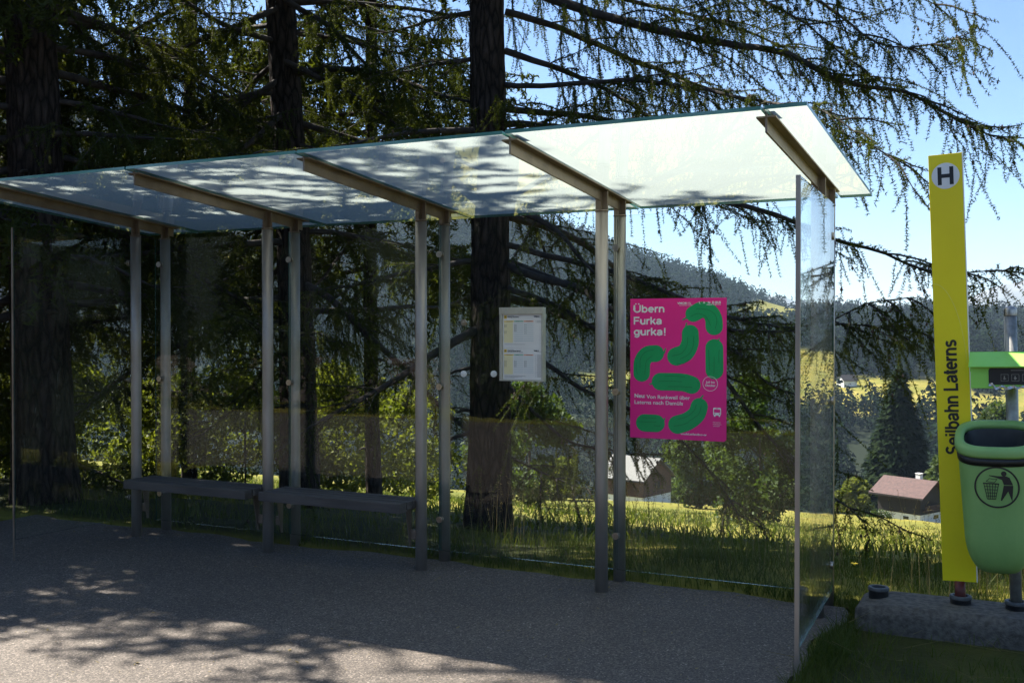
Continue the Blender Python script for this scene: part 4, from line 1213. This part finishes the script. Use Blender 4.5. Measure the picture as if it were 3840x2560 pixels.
def conifer(label, pos, height, rad, n, seed, group=None):
    r = np.random.default_rng(seed)
    root = empty('spruce_tree', pos, label, 'tree', 0, group)
    t = 1-np.sqrt(r.uniform(0,1,n)); t = 0.03+0.97*t
    whorl = np.round(t*26)/26 + r.normal(size=n)*0.006
    a = r.uniform(0, 6.28, n); armr = rad*(1-whorl)**0.85*(0.78+0.35*vnoise(a*2.2, whorl*26, seed))
    q = r.uniform(0.15,1.0,n)**0.6
    P = np.stack([armr*q*np.cos(a), armr*q*np.sin(a), whorl*height-0.22*armr*q+0.02*height], -1)
    od = np.stack([np.cos(a), np.sin(a), -0.5+0*a], -1)+r.normal(size=(n,3))*0.35
    od = norm(od); sd = norm(np.cross(od, np.array([0,0,1.])+r.normal(size=(n,3))*0.3))
    L = height*0.045*r.uniform(0.6,1.4,(n,1))
    V = np.stack([P-sd*L*0.28, P+sd*L*0.28, P+od*L], 1).reshape(-1,3)
    np_mesh('crown', V, np.arange(len(V)).reshape(-1,3), M['spruce'], root)
    Vt, Ft = tube_np([(np.array([[0,0,-0.5],[0,0,height*0.5],[0,0,height*0.99]]), np.array([0.022,0.012,0.002])*height, 8)])
    np_mesh('trunk', Vt, Ft, M['wood_trunk'], root, smooth=True)
    return root

def gp(px, d, dz=0.0):
    p = at(px, 755, d); return (p[0], p[1], ground_at(p[0], p[1])+dz)

# shrubs just below the verge
GS = 'shrubs growing below the verge behind the shelter'
for i, (px, d, h, rad, n, lab) in enumerate([
    (10,13.5,1.5,0.85,5200,'bright leafy shrub at the left edge outside the glass'),
    (170,15.0,1.7,1.0,5200,'leafy shrub behind the stout left larch trunk'),
    (400,15.5,1.9,1.15,6500,'leafy shrub behind the far bench, left of the slim trunk'),
    (560,14.6,2.0,1.1,6500,'bright leafy shrub right behind the far bench'),
    (770,15.2,1.9,1.1,6000,'leafy shrub behind the left half of the nearer bench'),
    (910,16.5,2.2,1.15,6000,'leafy shrub behind the right end of the nearer bench')]):
    leafy('shrub', lab, 'shrub', gp(px, d), h, rad, n, 0.085, M['leaf'], 40+i, GS, base=0.05, nl=26, trunk=0.012)
leafy('deciduous_tree', 'leafy tree standing below the timetable case', 'tree', gp(1215, 24), 2.9, 1.25, 7000, 0.13, M['leaf2'], 51, base=0.1, nl=30, trunk=0.02)
leafy('deciduous_tree', 'dense leafy tree behind the lower right corner of the pink poster', 'tree', gp(1745, 24), 3.5, 1.35, 9000, 0.13, M['leaf2'], 52, base=0.1, nl=34, trunk=0.02)
leafy('deciduous_tree', 'smaller leafy tree beneath the pink poster, right of the grey roofed hut', 'tree', gp(1600, 60), 5.4, 2.1, 6000, 0.30, M['leaf2'], 53, base=0.1, nl=30, trunk=0.02)
leafy('bush', 'round light green bush on the meadow left of the grey roofed hut', 'bush', gp(1290, 62), 2.4, 1.7, 5200, 0.26, M['leaf'], 54, base=0.05, nl=24, trunk=0.012)
# around the brown roofed hut
conifer('tall dark spruce standing behind the brown roofed hut', gp(2066, 150), 21.5, 7.4, 30000, 61)
conifer('slender spruce right of the tall spruce, beside the yellow sign', gp(2150, 165), 13.5, 3.0, 9000, 62)
conifer('dark spruce behind the bin and its pole', gp(2235, 175), 16.5, 3.8, 9000, 63)
leafy('deciduous_tree', 'pale green tree left of the brown roofed hut', 'tree', gp(1968, 140), 5.2, 2.6, 5200, 0.5, M['leaf'], 64, base=0.05, nl=26, trunk=0.015)
leafy('deciduous_tree', 'round tree right behind the brown roofed hut', 'tree', gp(2165, 142), 8.5, 3.2, 6000, 0.55, M['leaf2'], 65, base=0.05, nl=30, trunk=0.015)
leafy('deciduous_tree', 'broad dark tree behind the waste bin', 'tree', gp(2290, 150), 19.0, 5.5, 11000, 0.65, M['leaf2'], 66, base=0.05, nl=40, trunk=0.015)
leafy('bush', 'dark low bush on the meadow in front of the brown roofed hut', 'bush', gp(2018, 92), 1.5, 1.5, 3000, 0.22, M['leaf2'], 67, base=0.0, nl=18, trunk=0.012)
leafy('bush', 'small bush beside the left wall of the brown roofed hut', 'bush', gp(1975, 128), 1.3, 0.9, 1200, 0.22, M['leaf'], 68, base=0.0, nl=10, trunk=0.012)
conifer('dark spruce behind the grey roofed hut', gp(1480, 160), 8.0, 2.6, 6000, 69)
leafy('deciduous_tree', 'tree right of the grey roofed hut under the poster', 'tree', gp(1570, 140), 7.0, 2.8, 5000, 0.5, M['leaf2'], 70, base=0.05, nl=26, trunk=0.015)

# ------------------------------------------------------------------ huts
M['shingle'] = surf('brown_shingles', (0.040,0.022,0.014), (0.095,0.050,0.033), 2.5, 0.85, 0, 0.3, 12, (1,1,3), detail=8)
M['planks'] = surf('dark_planks', (0.008,0.006,0.005), (0.019,0.013,0.010), 2.0, 0.8, 0, 0.3, 6, (4,4,0.3), detail=6)
M['roofred'] = surf('brown_roof_tiles', (0.050,0.024,0.020), (0.085,0.042,0.035), 3, 0.75, 0, 0.3, 10)
M['roofgrey'] = surf('grey_roof_sheet', (0.060,0.057,0.054), (0.09,0.085,0.08), 1.5, 0.6, 0, 0.1, 10)
M['plaster'] = surf('white_plaster', (0.70,0.69,0.66), (0.78,0.77,0.75), 2, 0.8)
M['dark'] = surf('dark_window', (0.01,0.011,0.012), (0.02,0.02,0.022), 2, 0.15)
M['oldwood'] = surf('sunlit_barn_boards', (0.10,0.062,0.040), (0.22,0.145,0.10), 1.2, 0.85, 0, 0.3, 8, (5,5,0.3), detail=8)  # the boards' own brown
M['tile'] = surf('weathered_barn_tiles', (0.06,0.04,0.03), (0.13,0.085,0.065), 1.5, 0.85, 0, 0.3, 8, detail=8)

def hut(label, pos, rz, L, Wd, hb, hw, hr, wall, roof, ov=0.5, chimney=False, bands=0, name='hut'):
    """gable along +x at the +x end; the ridge runs along x"""
    root = empty(name, pos, label, 'hut', rz)
    mb = MB(); mb.box(-L/2, L/2, -Wd/2, Wd/2, -2.5, hb); mb.build('plinth', M['plaster'], root)
    mb = MB()
    mb.prism([(-Wd/2-0.06,hb+0.003),(Wd/2+0.06,hb+0.003),(Wd/2+0.06,hb+hw),(0,hb+hw+hr),(-Wd/2-0.06,hb+hw)], lambda y, z, d: (d, y, z), -L/2-0.06, L/2+0.06)
    mb.build('wall', wall, root)
    sl = hr/(Wd/2); t = 0.16
    mb = MB(); yo = Wd/2+ov; ze = hb+hw-ov*sl+0.12; zr = hb+hw+hr+0.12
    for s in (-1, 1):
        mb.hexa([(-L/2-ov,s*yo,ze),(L/2+ov,s*yo,ze),(L/2+ov,0,zr),(-L/2-ov,0,zr),(-L/2-ov,s*yo,ze+t),(L/2+ov,s*yo,ze+t),(L/2+ov,0,zr+t),(-L/2-ov,0,zr+t)])
    for k in range(1, bands):
        f = k/bands; y = -yo*(1-f); z = ze+(zr-ze)*f+t
        for s in (-1, 1): mb.hexa([(-L/2-ov,s*y-0.04,z-0.02),(L/2+ov,s*y-0.04,z-0.02),(L/2+ov,s*y+0.04,z-0.02),(-L/2-ov,s*y+0.04,z-0.02),(-L/2-ov,s*y-0.03,z+0.012),(L/2+ov,s*y-0.03,z+0.012),(L/2+ov,s*y+0.03,z+0.012),(-L/2-ov,s*y+0.03,z+0.012)])
    rf = mb.build('roof', roof, root)
    mb = MB()
    for s in (-1, 1):
        mb.box(-L/2-ov-0.02, L/2+ov+0.02, s*yo-0.05, s*yo+0.05, ze-0.06, ze+t*0.9)
    mb.build('eaves_board', M['planks'], rf)
    if chimney:
        mb = MB(); mb.box(L*0.15-0.3, L*0.15+0.3, 0.3, 0.9, zr-0.6, zr+0.55); mb.box(L*0.15-0.36, L*0.15+0.36, 0.24, 0.96, zr+0.72, zr+0.78)
        for a in (-0.25, 0.25):
            for b in (0.35, 0.85): mb.box(L*0.15+a-0.05, L*0.15+a+0.05, b-0.05, b+0.05, zr+0.54, zr+0.72)
        mb.build('chimney', M['plaster'], rf)
    return root

D2 = 130.0
p = gp(2092, D2, 0.65)
h2 = hut('dark timber hut with reddish brown roof and white plinth beyond the meadow', p, R(-52), 5.6, 4.9, 0.95, 2.35, 1.35, M['planks'], M['roofred'], 0.85, True)
for x, w in ((0.6,0.7),):
    mb = MB(); mb.box(x, x+w, -4.9/2-0.03, -4.9/2+0.02, 0.25, 0.62); mb.build('window', M['dark'], h2)
mb = MB(); mb.box(5.6/2-0.02, 5.6/2+0.03, 0.6, 1.6, 0.2, 0.65); mb.build('window', M['dark'], h2)
mb = MB(); mb.box(5.6/2+0.07, 5.6/2+0.45, -2.0, 2.2, 1.35, 1.45)
for k in range(3): mb.box(5.6/2+0.40, 5.6/2+0.45, -2.0, 2.2, 1.55+0.17*k, 1.66+0.17*k)
mb.build('balcony', M['shingle'], h2)
p = gp(1462, D2, 0.5)
h1 = hut('shingled brown hut with pale grey roof seen beneath the pink poster', p, R(-40), 6.0, 6.2, 0.7, 2.1, 2.1, M['shingle'], M['roofgrey'], 0.5, False)
mb = MB(); mb.box(-1.2, -0.3, -6.2/2-0.1, -6.2/2-0.03, 0.8, 2.4); mb.build('door', M['planks'], h1)
mb = MB(); mb.box(6/2+0.05, 6/2+0.1, -0.5, 0.5, 1.4, 2.3); mb.build('window', M['dark'], h1)
# a farmhouse on the knoll
q = ray(1945, 885, 300)
h3 = hut('tiny white farmhouse with dark roof on the far sunny meadow', (q.x, q.y, q.z), R(20), 7.5, 5.5, 0.8, 2.0, 2.2, M['plaster'], M['planks'], 0.7, False, name='farmhouse')
# the old barn on the other side of the road, seen only mirrored in the glass
bx = S(-17.0, -20.5)
barn = hut('long weathered timber barn with tiled roof across the road', (bx.x, bx.y, -4.4), -YAW, 13.0, 8.0, 0.3, 2.6, 1.9, M['oldwood'], M['tile'], 0.9, False, bands=14, name='barn')
for x in (-5, 0, 5):
    mb = MB(); mb.box(x-0.5, x+0.5, 4.0+0.07, 4.0+0.12, 0.9, 1.7); mb.build('window', M['dark'], barn)
mb = MB(); mb.box(1.6, 3.8, 4.0+0.07, 4.0+0.13, 0.0, 2.1); mb.build('door', M['planks'], barn)

# ------------------------------------------------------------------ far woods and mountains
def far_forest():
    r = np.random.default_rng(5)
    # candidate spots, denser where nearer
    n = 150000
    a = np.radians(r.uniform(-34, 62, n)); d = np.exp(r.uniform(math.log(205), math.log(1420), n))
    x, y = d*np.sin(a), d*np.cos(a)
    keep = ~meadow_mask(x, y) & (fbm(x, y, 40, 2, 33) > -0.36)
    # thin: cell by cell
    cell = (np.floor(x/6.2).astype(int), np.floor(y/6.2).astype(int))
    key = cell[0]*100003+cell[1]
    _, first = np.unique(np.where(keep, key, -1-np.arange(n)), return_index=True)
    first = first[keep[first]]
    x, y, d = x[first], y[first], d[first]
    z = terrain(x, y)
    # hidden beyond the brow? keep all, the terrain hides them
    N = len(x); h = r.uniform(9, 19, N)*(1+0.5*fbm(x, y, 50, 2, 3)); w = h*r.uniform(0.17,0.26,N)
    br = (fbm(x, y, 45, 2, 71) > 0.10) & (d < 800)       # groups of broadleaved trees
    w = np.where(br, h*0.36, w); h = np.where(br, h*0.72, h)
    base = np.stack([x, y, z], -1); V = []
    for sel, m, lk in ((d < 360, 260, 0.075), ((d >= 360) & (d < 620), 120, 0.10), (d >= 620, 46, 0.16)):
        for kind in (False, True):
            q = np.nonzero(sel & (br == kind))[0]
            if not len(q): continue
            I = np.repeat(q, m); n_ = len(I)
            if kind:
                cl = norm(r.normal(size=(len(q), 7, 3)))*r.uniform(0.2,0.75,(len(q),7,1)); ci = r.integers(0, 7, n_)
                c_ = cl[np.repeat(np.arange(len(q)), m), ci]; dv = norm(r.normal(size=(n_,3)))
                P = c_+dv*0.42
                P = base[I]+np.stack([P[:,0]*w[I], P[:,1]*w[I], h[I]*(0.55+0.45*P[:,2])], -1); od = norm(r.normal(size=(n_,3)))
            else:
                t = 1-np.sqrt(r.uniform(0,1,n_)); a_ = r.uniform(0, 6.28, n_); wh = np.round(t*13)/13+r.normal(size=n_)*0.012
                ar = w[I]*np.clip(1-wh,0,1)**0.9*r.uniform(0.35,1.1,n_)
                P = base[I]+np.stack([ar*np.cos(a_), ar*np.sin(a_), wh*h[I]-0.3*ar+0.05*h[I]], -1)
                od = norm(np.stack([np.cos(a_), np.sin(a_), -0.7+0*a_], -1)+r.normal(size=(n_,3))*0.35)
            sd = norm(np.cross(od, r.normal(size=(n_,3)))); L = (h[I]*lk*r.uniform(0.6,1.3,n_))[:,None]
            V.append(np.stack([P-sd*L*0.38, P+sd*L*0.38, P+od*L], 1))
    print('FOREST', N, sum(len(v) for v in V))
    V = np.concatenate(V).reshape(-1,3)
    o = np_mesh('forest', V, np.arange(len(V)).reshape(-1,3), M['forest'])
    tag(o, 'dark spruce woods covering the far hillsides across the valley', 'forest', kind='stuff')
far_forest()

def mountains():
    na = 500; a = np.radians(np.linspace(-40, 70, na)); ds = np.array([4000, 4300, 4700, 5200, 5600, 6000.])
    pr = np.array([-0.10, 0.25, 0.62, 1.0, 0.8, 0.2])
    A, Dd = np.meshgrid(a, ds)
    deg = np.degrees(a)
    T = 0.022+0.012*np.exp(-((deg-13)/3.5)**2)+0.016*np.exp(-((deg-26)/3)**2)+0.016*fbm(deg, deg*0, 3.0, 6, 55)
    rough = 0.25*fbm(np.degrees(A)*1.0, Dd/250, 1.2, 4, 60)
    X, Y = Dd*np.sin(A), Dd*np.cos(A); Z = Dd*(T[None,:]*(pr[:,None]+rough*np.minimum(pr,1-pr*0.7)[:,None]))
    V = np.stack([X, Y, Z], -1).reshape(-1,3)
    i, j = np.meshgrid(np.arange(len(ds)-1), np.arange(na-1), indexing='ij')
    Fq = np.stack([i*na+j, i*na+j+1, (i+1)*na+j+1, (i+1)*na+j], -1).reshape(-1,4)
    o = np_mesh('mountains', V, Fq, M['rock'], smooth=True); tag(o, kind='structure')
mountains()

# unseen spruces behind the camera, added for dark reflections and less sky light
SPR = None
for k, (u, v) in enumerate([(-33,-27),(-28,-31),(-23.5,-28),(-19,-32),(-14.5,-28.5),(-10,-31),(-5,-28),(0.5,-31),(-38,-24)]):
    p = S(u, v)
    pos = (p.x, p.y, ground_at(p.x, p.y))
    if SPR is None:
        SPR = conifer('tall dark spruce across the road, mirrored in the rear glass', pos, 19.0, 4.2, 12000, 81, 'spruces across the road')
    else:
        c_ = SPR.copy(); COL.objects.link(c_); c_.location = pos; c_.rotation_euler = (0, 0, k*1.3); f_ = 0.8+0.35*((k*37) % 10)/10; c_.scale = (f_, f_, f_)
        for ch in SPR.children:
            g_ = ch.copy(); COL.objects.link(g_); g_.parent = c_

HB = None  # unseen shrubs, added so their outlines break the hard road edge in reflections
for k, (u, v, f_) in enumerate([(-24,-10.6,1.2),(-20.5,-11.2,0.9),(-16,-10.4,0.8),(-12.6,-11.0,1.1),(-9.2,-10.5,0.8),(-6.6,-11.3,1.25),(-3.2,-10.5,0.9),(-0.6,-11.1,1.1),(2.2,-10.6,0.8),(5.0,-11.2,1.2),(8.5,-10.8,1.0)]):
    p = S(u, v); pos = (p.x, p.y, ground_at(p.x, p.y)-0.1)
    if HB is None: HB = leafy('shrub', 'leafy shrub on the far side of the road, mirrored in the glass', 'shrub', pos, 1.9, 1.5, 3500, 0.16, M['leaf2'], 83, 'shrubs across the road', base=0.0, nl=26, trunk=0.012); HB.scale = (f_, f_, f_)
    else:
        c_ = HB.copy(); COL.objects.link(c_); c_.location = pos; c_.rotation_euler = (0, 0, k*1.9); c_.scale = (f_, f_, f_*0.9)
        for ch in HB.children:
            g_ = ch.copy(); COL.objects.link(g_); g_.parent = c_

# ------------------------------------------------------------------ grass, seed heads, flowers
def grass():
    r = np.random.default_rng(9)
    def patch(n, u0, u1, v0, v1, h0, h1, dens=None):
        u = r.uniform(u0, u1, n); v = r.uniform(v0, v1, n)
        p = S(0,0); c, s = math.cos(YAW), math.sin(YAW)
        x = OX+u*c+v*s; y = OY-u*s+v*c
        k = ~pad_mask(u, v-0.02) & ~((u > 1.46) & (u < 3.45) & (v > -0.20) & (v < 0.23))
        k &= (fbm(x, y, 0.5, 3, 13)+0.5 > r.uniform(0, 0.75, n))
        k &= r.random(n) < 0.22+0.78*ss(-2.2, 0.4, u)
        x, y = x[k], y[k]; h = r.uniform(h0, h1, len(x))*(0.75+0.9*np.clip(fbm(x, y, 0.7, 2, 8)+0.3, 0, 1))
        return x, y, h
    parts = [patch(56000,-6.5,8,0.20,3.2,0.04,0.12), patch(6000,-5.5,8,0.28,2.2,0.10,0.22), patch(17000,1.36,3.6,-2.0,0.35,0.03,0.10), patch(14000,3.2,8,-2.5,0.5,0.05,0.14), patch(3500,-5.4,1.4,0.24,0.42,0.04,0.14), patch(2500,1.36,1.52,-1.8,0.3,0.04,0.13)]
    # the meadow slope beyond, thinner and coarser
    n = 60000; v = 3.2+np.abs(r.normal(size=n))*15; u = r.uniform(-30, 40, n)
    c, s = math.cos(YAW), math.sin(YAW)
    far = (OX+u*c+v*s, OY-u*s+v*c, r.uniform(0.05,0.16,n))
    def blades(x, y, h, w, lean):
        n = len(x); z = terrain(x, y)-0.01
        P = np.stack([x, y, z], -1); a = r.uniform(0, 6.28, n); sd = np.stack([np.cos(a), np.sin(a), 0*a], -1)
        b = r.uniform(0, 6.28, n); ld = np.stack([np.cos(b), np.sin(b), 0*b], -1)*(lean*h*r.uniform(0.2,1.6,n))[:,None]
        up = np.array([0,0,1.])*h[:,None]
        m1 = P+up*0.5+ld*0.25; m2 = P+up*0.85+ld*0.7; tp = P+up*np.where(r.random(n) < 0.3, 0.8, 1.0)[:,None]+ld*1.15
        w = (w*r.uniform(0.6,1.4,n))[:,None]
        q1 = np.stack([P-sd*w, P+sd*w, m1+sd*w*0.85, m1-sd*w*0.85], 1); q2 = np.stack([m1-sd*w*0.85, m1+sd*w*0.85, m2+sd*w*0.5, m2-sd*w*0.5], 1); q3 = np.stack([m2-sd*w*0.5, m2+sd*w*0.5, tp+sd*w*0.05, tp-sd*w*0.05], 1)
        return np.concatenate([q1, q2, q3]).reshape(-1,3)
    V = [blades(*p, 0.0019, 0.55) for p in parts]+[blades(*far, 0.010, 0.6)]
    V = np.concatenate(V)
    o = np_mesh('grass', V, np.arange(len(V)).reshape(-1,4), M['grass'])
    tag(o, 'rough green grass growing along the verge and around the concrete block', 'grass', kind='stuff')
    # seed heads
    n = 950; u = r.uniform(-1.5, 7.5, n); v = 0.45+np.abs(r.normal(size=n))*1.1
    x = OX+u*c+v*s; y = OY-u*s+v*c; h = r.uniform(0.28,0.58,n); z = terrain(x, y)
    P = np.stack([x, y, z], -1); b = r.uniform(0, 6.28, n); ld = np.stack([np.cos(b), np.sin(b), 0*b], -1)*(h*r.uniform(0.05,0.3,n))[:,None]
    T = P+np.array([0,0,1.])*h[:,None]+ld; a = r.uniform(0, 6.28, n); sd = np.stack([np.cos(a), np.sin(a), 0*a], -1)*0.0011
    mid_ = (P+T)/2-ld*0.15
    V = [np.stack([P-sd, P+sd, mid_+sd, mid_-sd], 1), np.stack([mid_-sd, mid_+sd, T+sd*0.5, T-sd*0.5], 1)]
    for _ in range(7):
        q = T-(T-mid_)*r.uniform(0.0,0.55,(n,1)); d_ = norm(r.normal(size=(n,3))+np.array([0,0,0.8]))*r.uniform(0.012,0.035,(n,1)); s_ = norm(np.cross(d_, r.normal(size=(n,3))))*0.0022
        e = q+d_*0.9+np.array([0,0,-0.004])
        V.append(np.stack([q, q+d_*0.5+s_, e, q+d_*0.5-s_], 1))
    # dry cut stalks lying by the edge bar
    n2 = 90; u = r.uniform(1.25, 3.2, n2); v = r.uniform(-1.9, -0.25, n2); x = OX+u*c+v*s; y = OY-u*s+v*c; b = r.uniform(0, 6.28, n2)
    P = np.stack([x, y, terrain(x, y)+np.where(u < 1.5, 0.055, 0.02)+r.uniform(0,0.04,n2)], -1); e = P+np.stack([np.cos(b), np.sin(b), r.uniform(-.05,.25,n2)], -1)*r.uniform(0.08,0.26,(n2,1)); sd = np.array([[0,0,0.0014]])
    V.append(np.stack([P-sd, e-sd*0.4, e+sd*0.4, P+sd], 1))
    V = np.concatenate(V).reshape(-1,3)
    o = np_mesh('seed_grass', V, np.arange(len(V)).reshape(-1,4), M['straw'])
    tag(o, 'tall dry grass stalks with seed heads rising from the verge', 'grass', kind='stuff')
grass()

def litter():
    r = np.random.default_rng(31)
    n = 5200
    u = np.concatenate([r.uniform(-5.0,1.36,n//2), r.uniform(-4.5,1.36,n//2)])
    v = np.concatenate([0.27-np.abs(r.normal(size=n//2))*0.22, r.uniform(-3.4,0.25,n//2)])
    c, s = math.cos(YAW), math.sin(YAW); x = OX+u*c+v*s; y = OY-u*s+v*c
    k = pad_mask(u, v+0.05); x, y = x[k], y[k]; n = len(x)
    P = np.stack([x, y, np.full(n, 0.0045)], -1); a = r.uniform(0, 6.28, n); L = r.choice([0.006,0.010,0.016,0.028], n, p=[.4,.35,.2,.05])[:,None]*r.uniform(.7,1.3,(n,1)); w = L*r.uniform(0.12,0.5,(n,1))
    d_ = np.stack([np.cos(a), np.sin(a), r.uniform(0,0.25,n)], -1); e = np.stack([-np.sin(a), np.cos(a), r.uniform(0,0.2,n)], -1)
    V = np.stack([P-d_*L*0.5, P+e*w*0.5, P+d_*L*0.5, P-e*w*0.5], 1).reshape(-1,3)
    o = np_mesh('needle_litter', V, np.arange(len(V)).reshape(-1,4), M['straw'])
    tag(o, 'fallen larch needles and bits of straw lying on the asphalt', 'litter', kind='stuff')
litter()

def flower(px, py, d, label):
    p = at(px, py, d); g = ground_at(p[0], p[1]); h = max(0.12, p[2]-g)
    f = empty('yellow_flower', (p[0], p[1], g), label, 'flower', 0, 'yellow meadow flowers on the verge')
    mb = MB(); mb.tube([(0,0,-0.02),(0.01,0,h*0.5),(0,0.01,h)], [0.0022,0.002,0.0016], 6); mb.build('stem', M['grass'], f)
    mb = MB(); n = 14; 
    for k in range(n):
        a = 2*math.pi*k/n; c, s = math.cos(a), math.sin(a); w = 0.006
        mb.poly([(0,0.01,h),(0.013*c-w*s,0.01+0.013*s+w*c,h+0.004),(0.024*c,0.01+0.024*s,h+0.006+0.002*(k%3)),(0.013*c+w*s,0.01+0.013*s-w*c,h+0.005)])
    mb.tube([(0,0.01,h-0.006),(0,0.01,h+0.005)], [0.004,0.008], 10)
    mb.build('petals', M['petal'], f, normals=False)
for px, py, d, lab in ((2160,1266,6.6,'yellow flower close to the left side of the yellow sign'),(2150,1269,6.5,'lower of the two yellow flowers beside the yellow sign'),(1966,1297,6.3,'pale yellow flower right of the side glass panel'),(1796,1247,7.3,'yellow flower behind the glass left of the metal edge bar')):
    flower(px, py, d, lab)

# ------------------------------------------------------------------ the air
def haze():
    m, n, l, out = nodes('haze')
    pv = n.new('ShaderNodeVolumePrincipled'); pv.inputs['Color'].default_value = (0.58,0.77,1.0,1); pv.inputs['Density'].default_value = HAZE; pv.inputs['Anisotropy'].default_value = 0.2
    l.new(pv.outputs[0], out.inputs['Volume'])
    mb = MB(); mb.box(-6500, 6500, -6500, 6500, ZLOW, 420)
    o = mb.build('haze', m); tag(o, kind='stuff')
HAZE = 0.00010
zs_ = [v for o in bpy.data.objects if o.name in ('ground', 'mountains') for v in (min(c.co.z for c in o.data.vertices),)]
ZLOW = min(zs_)-1.0
haze()
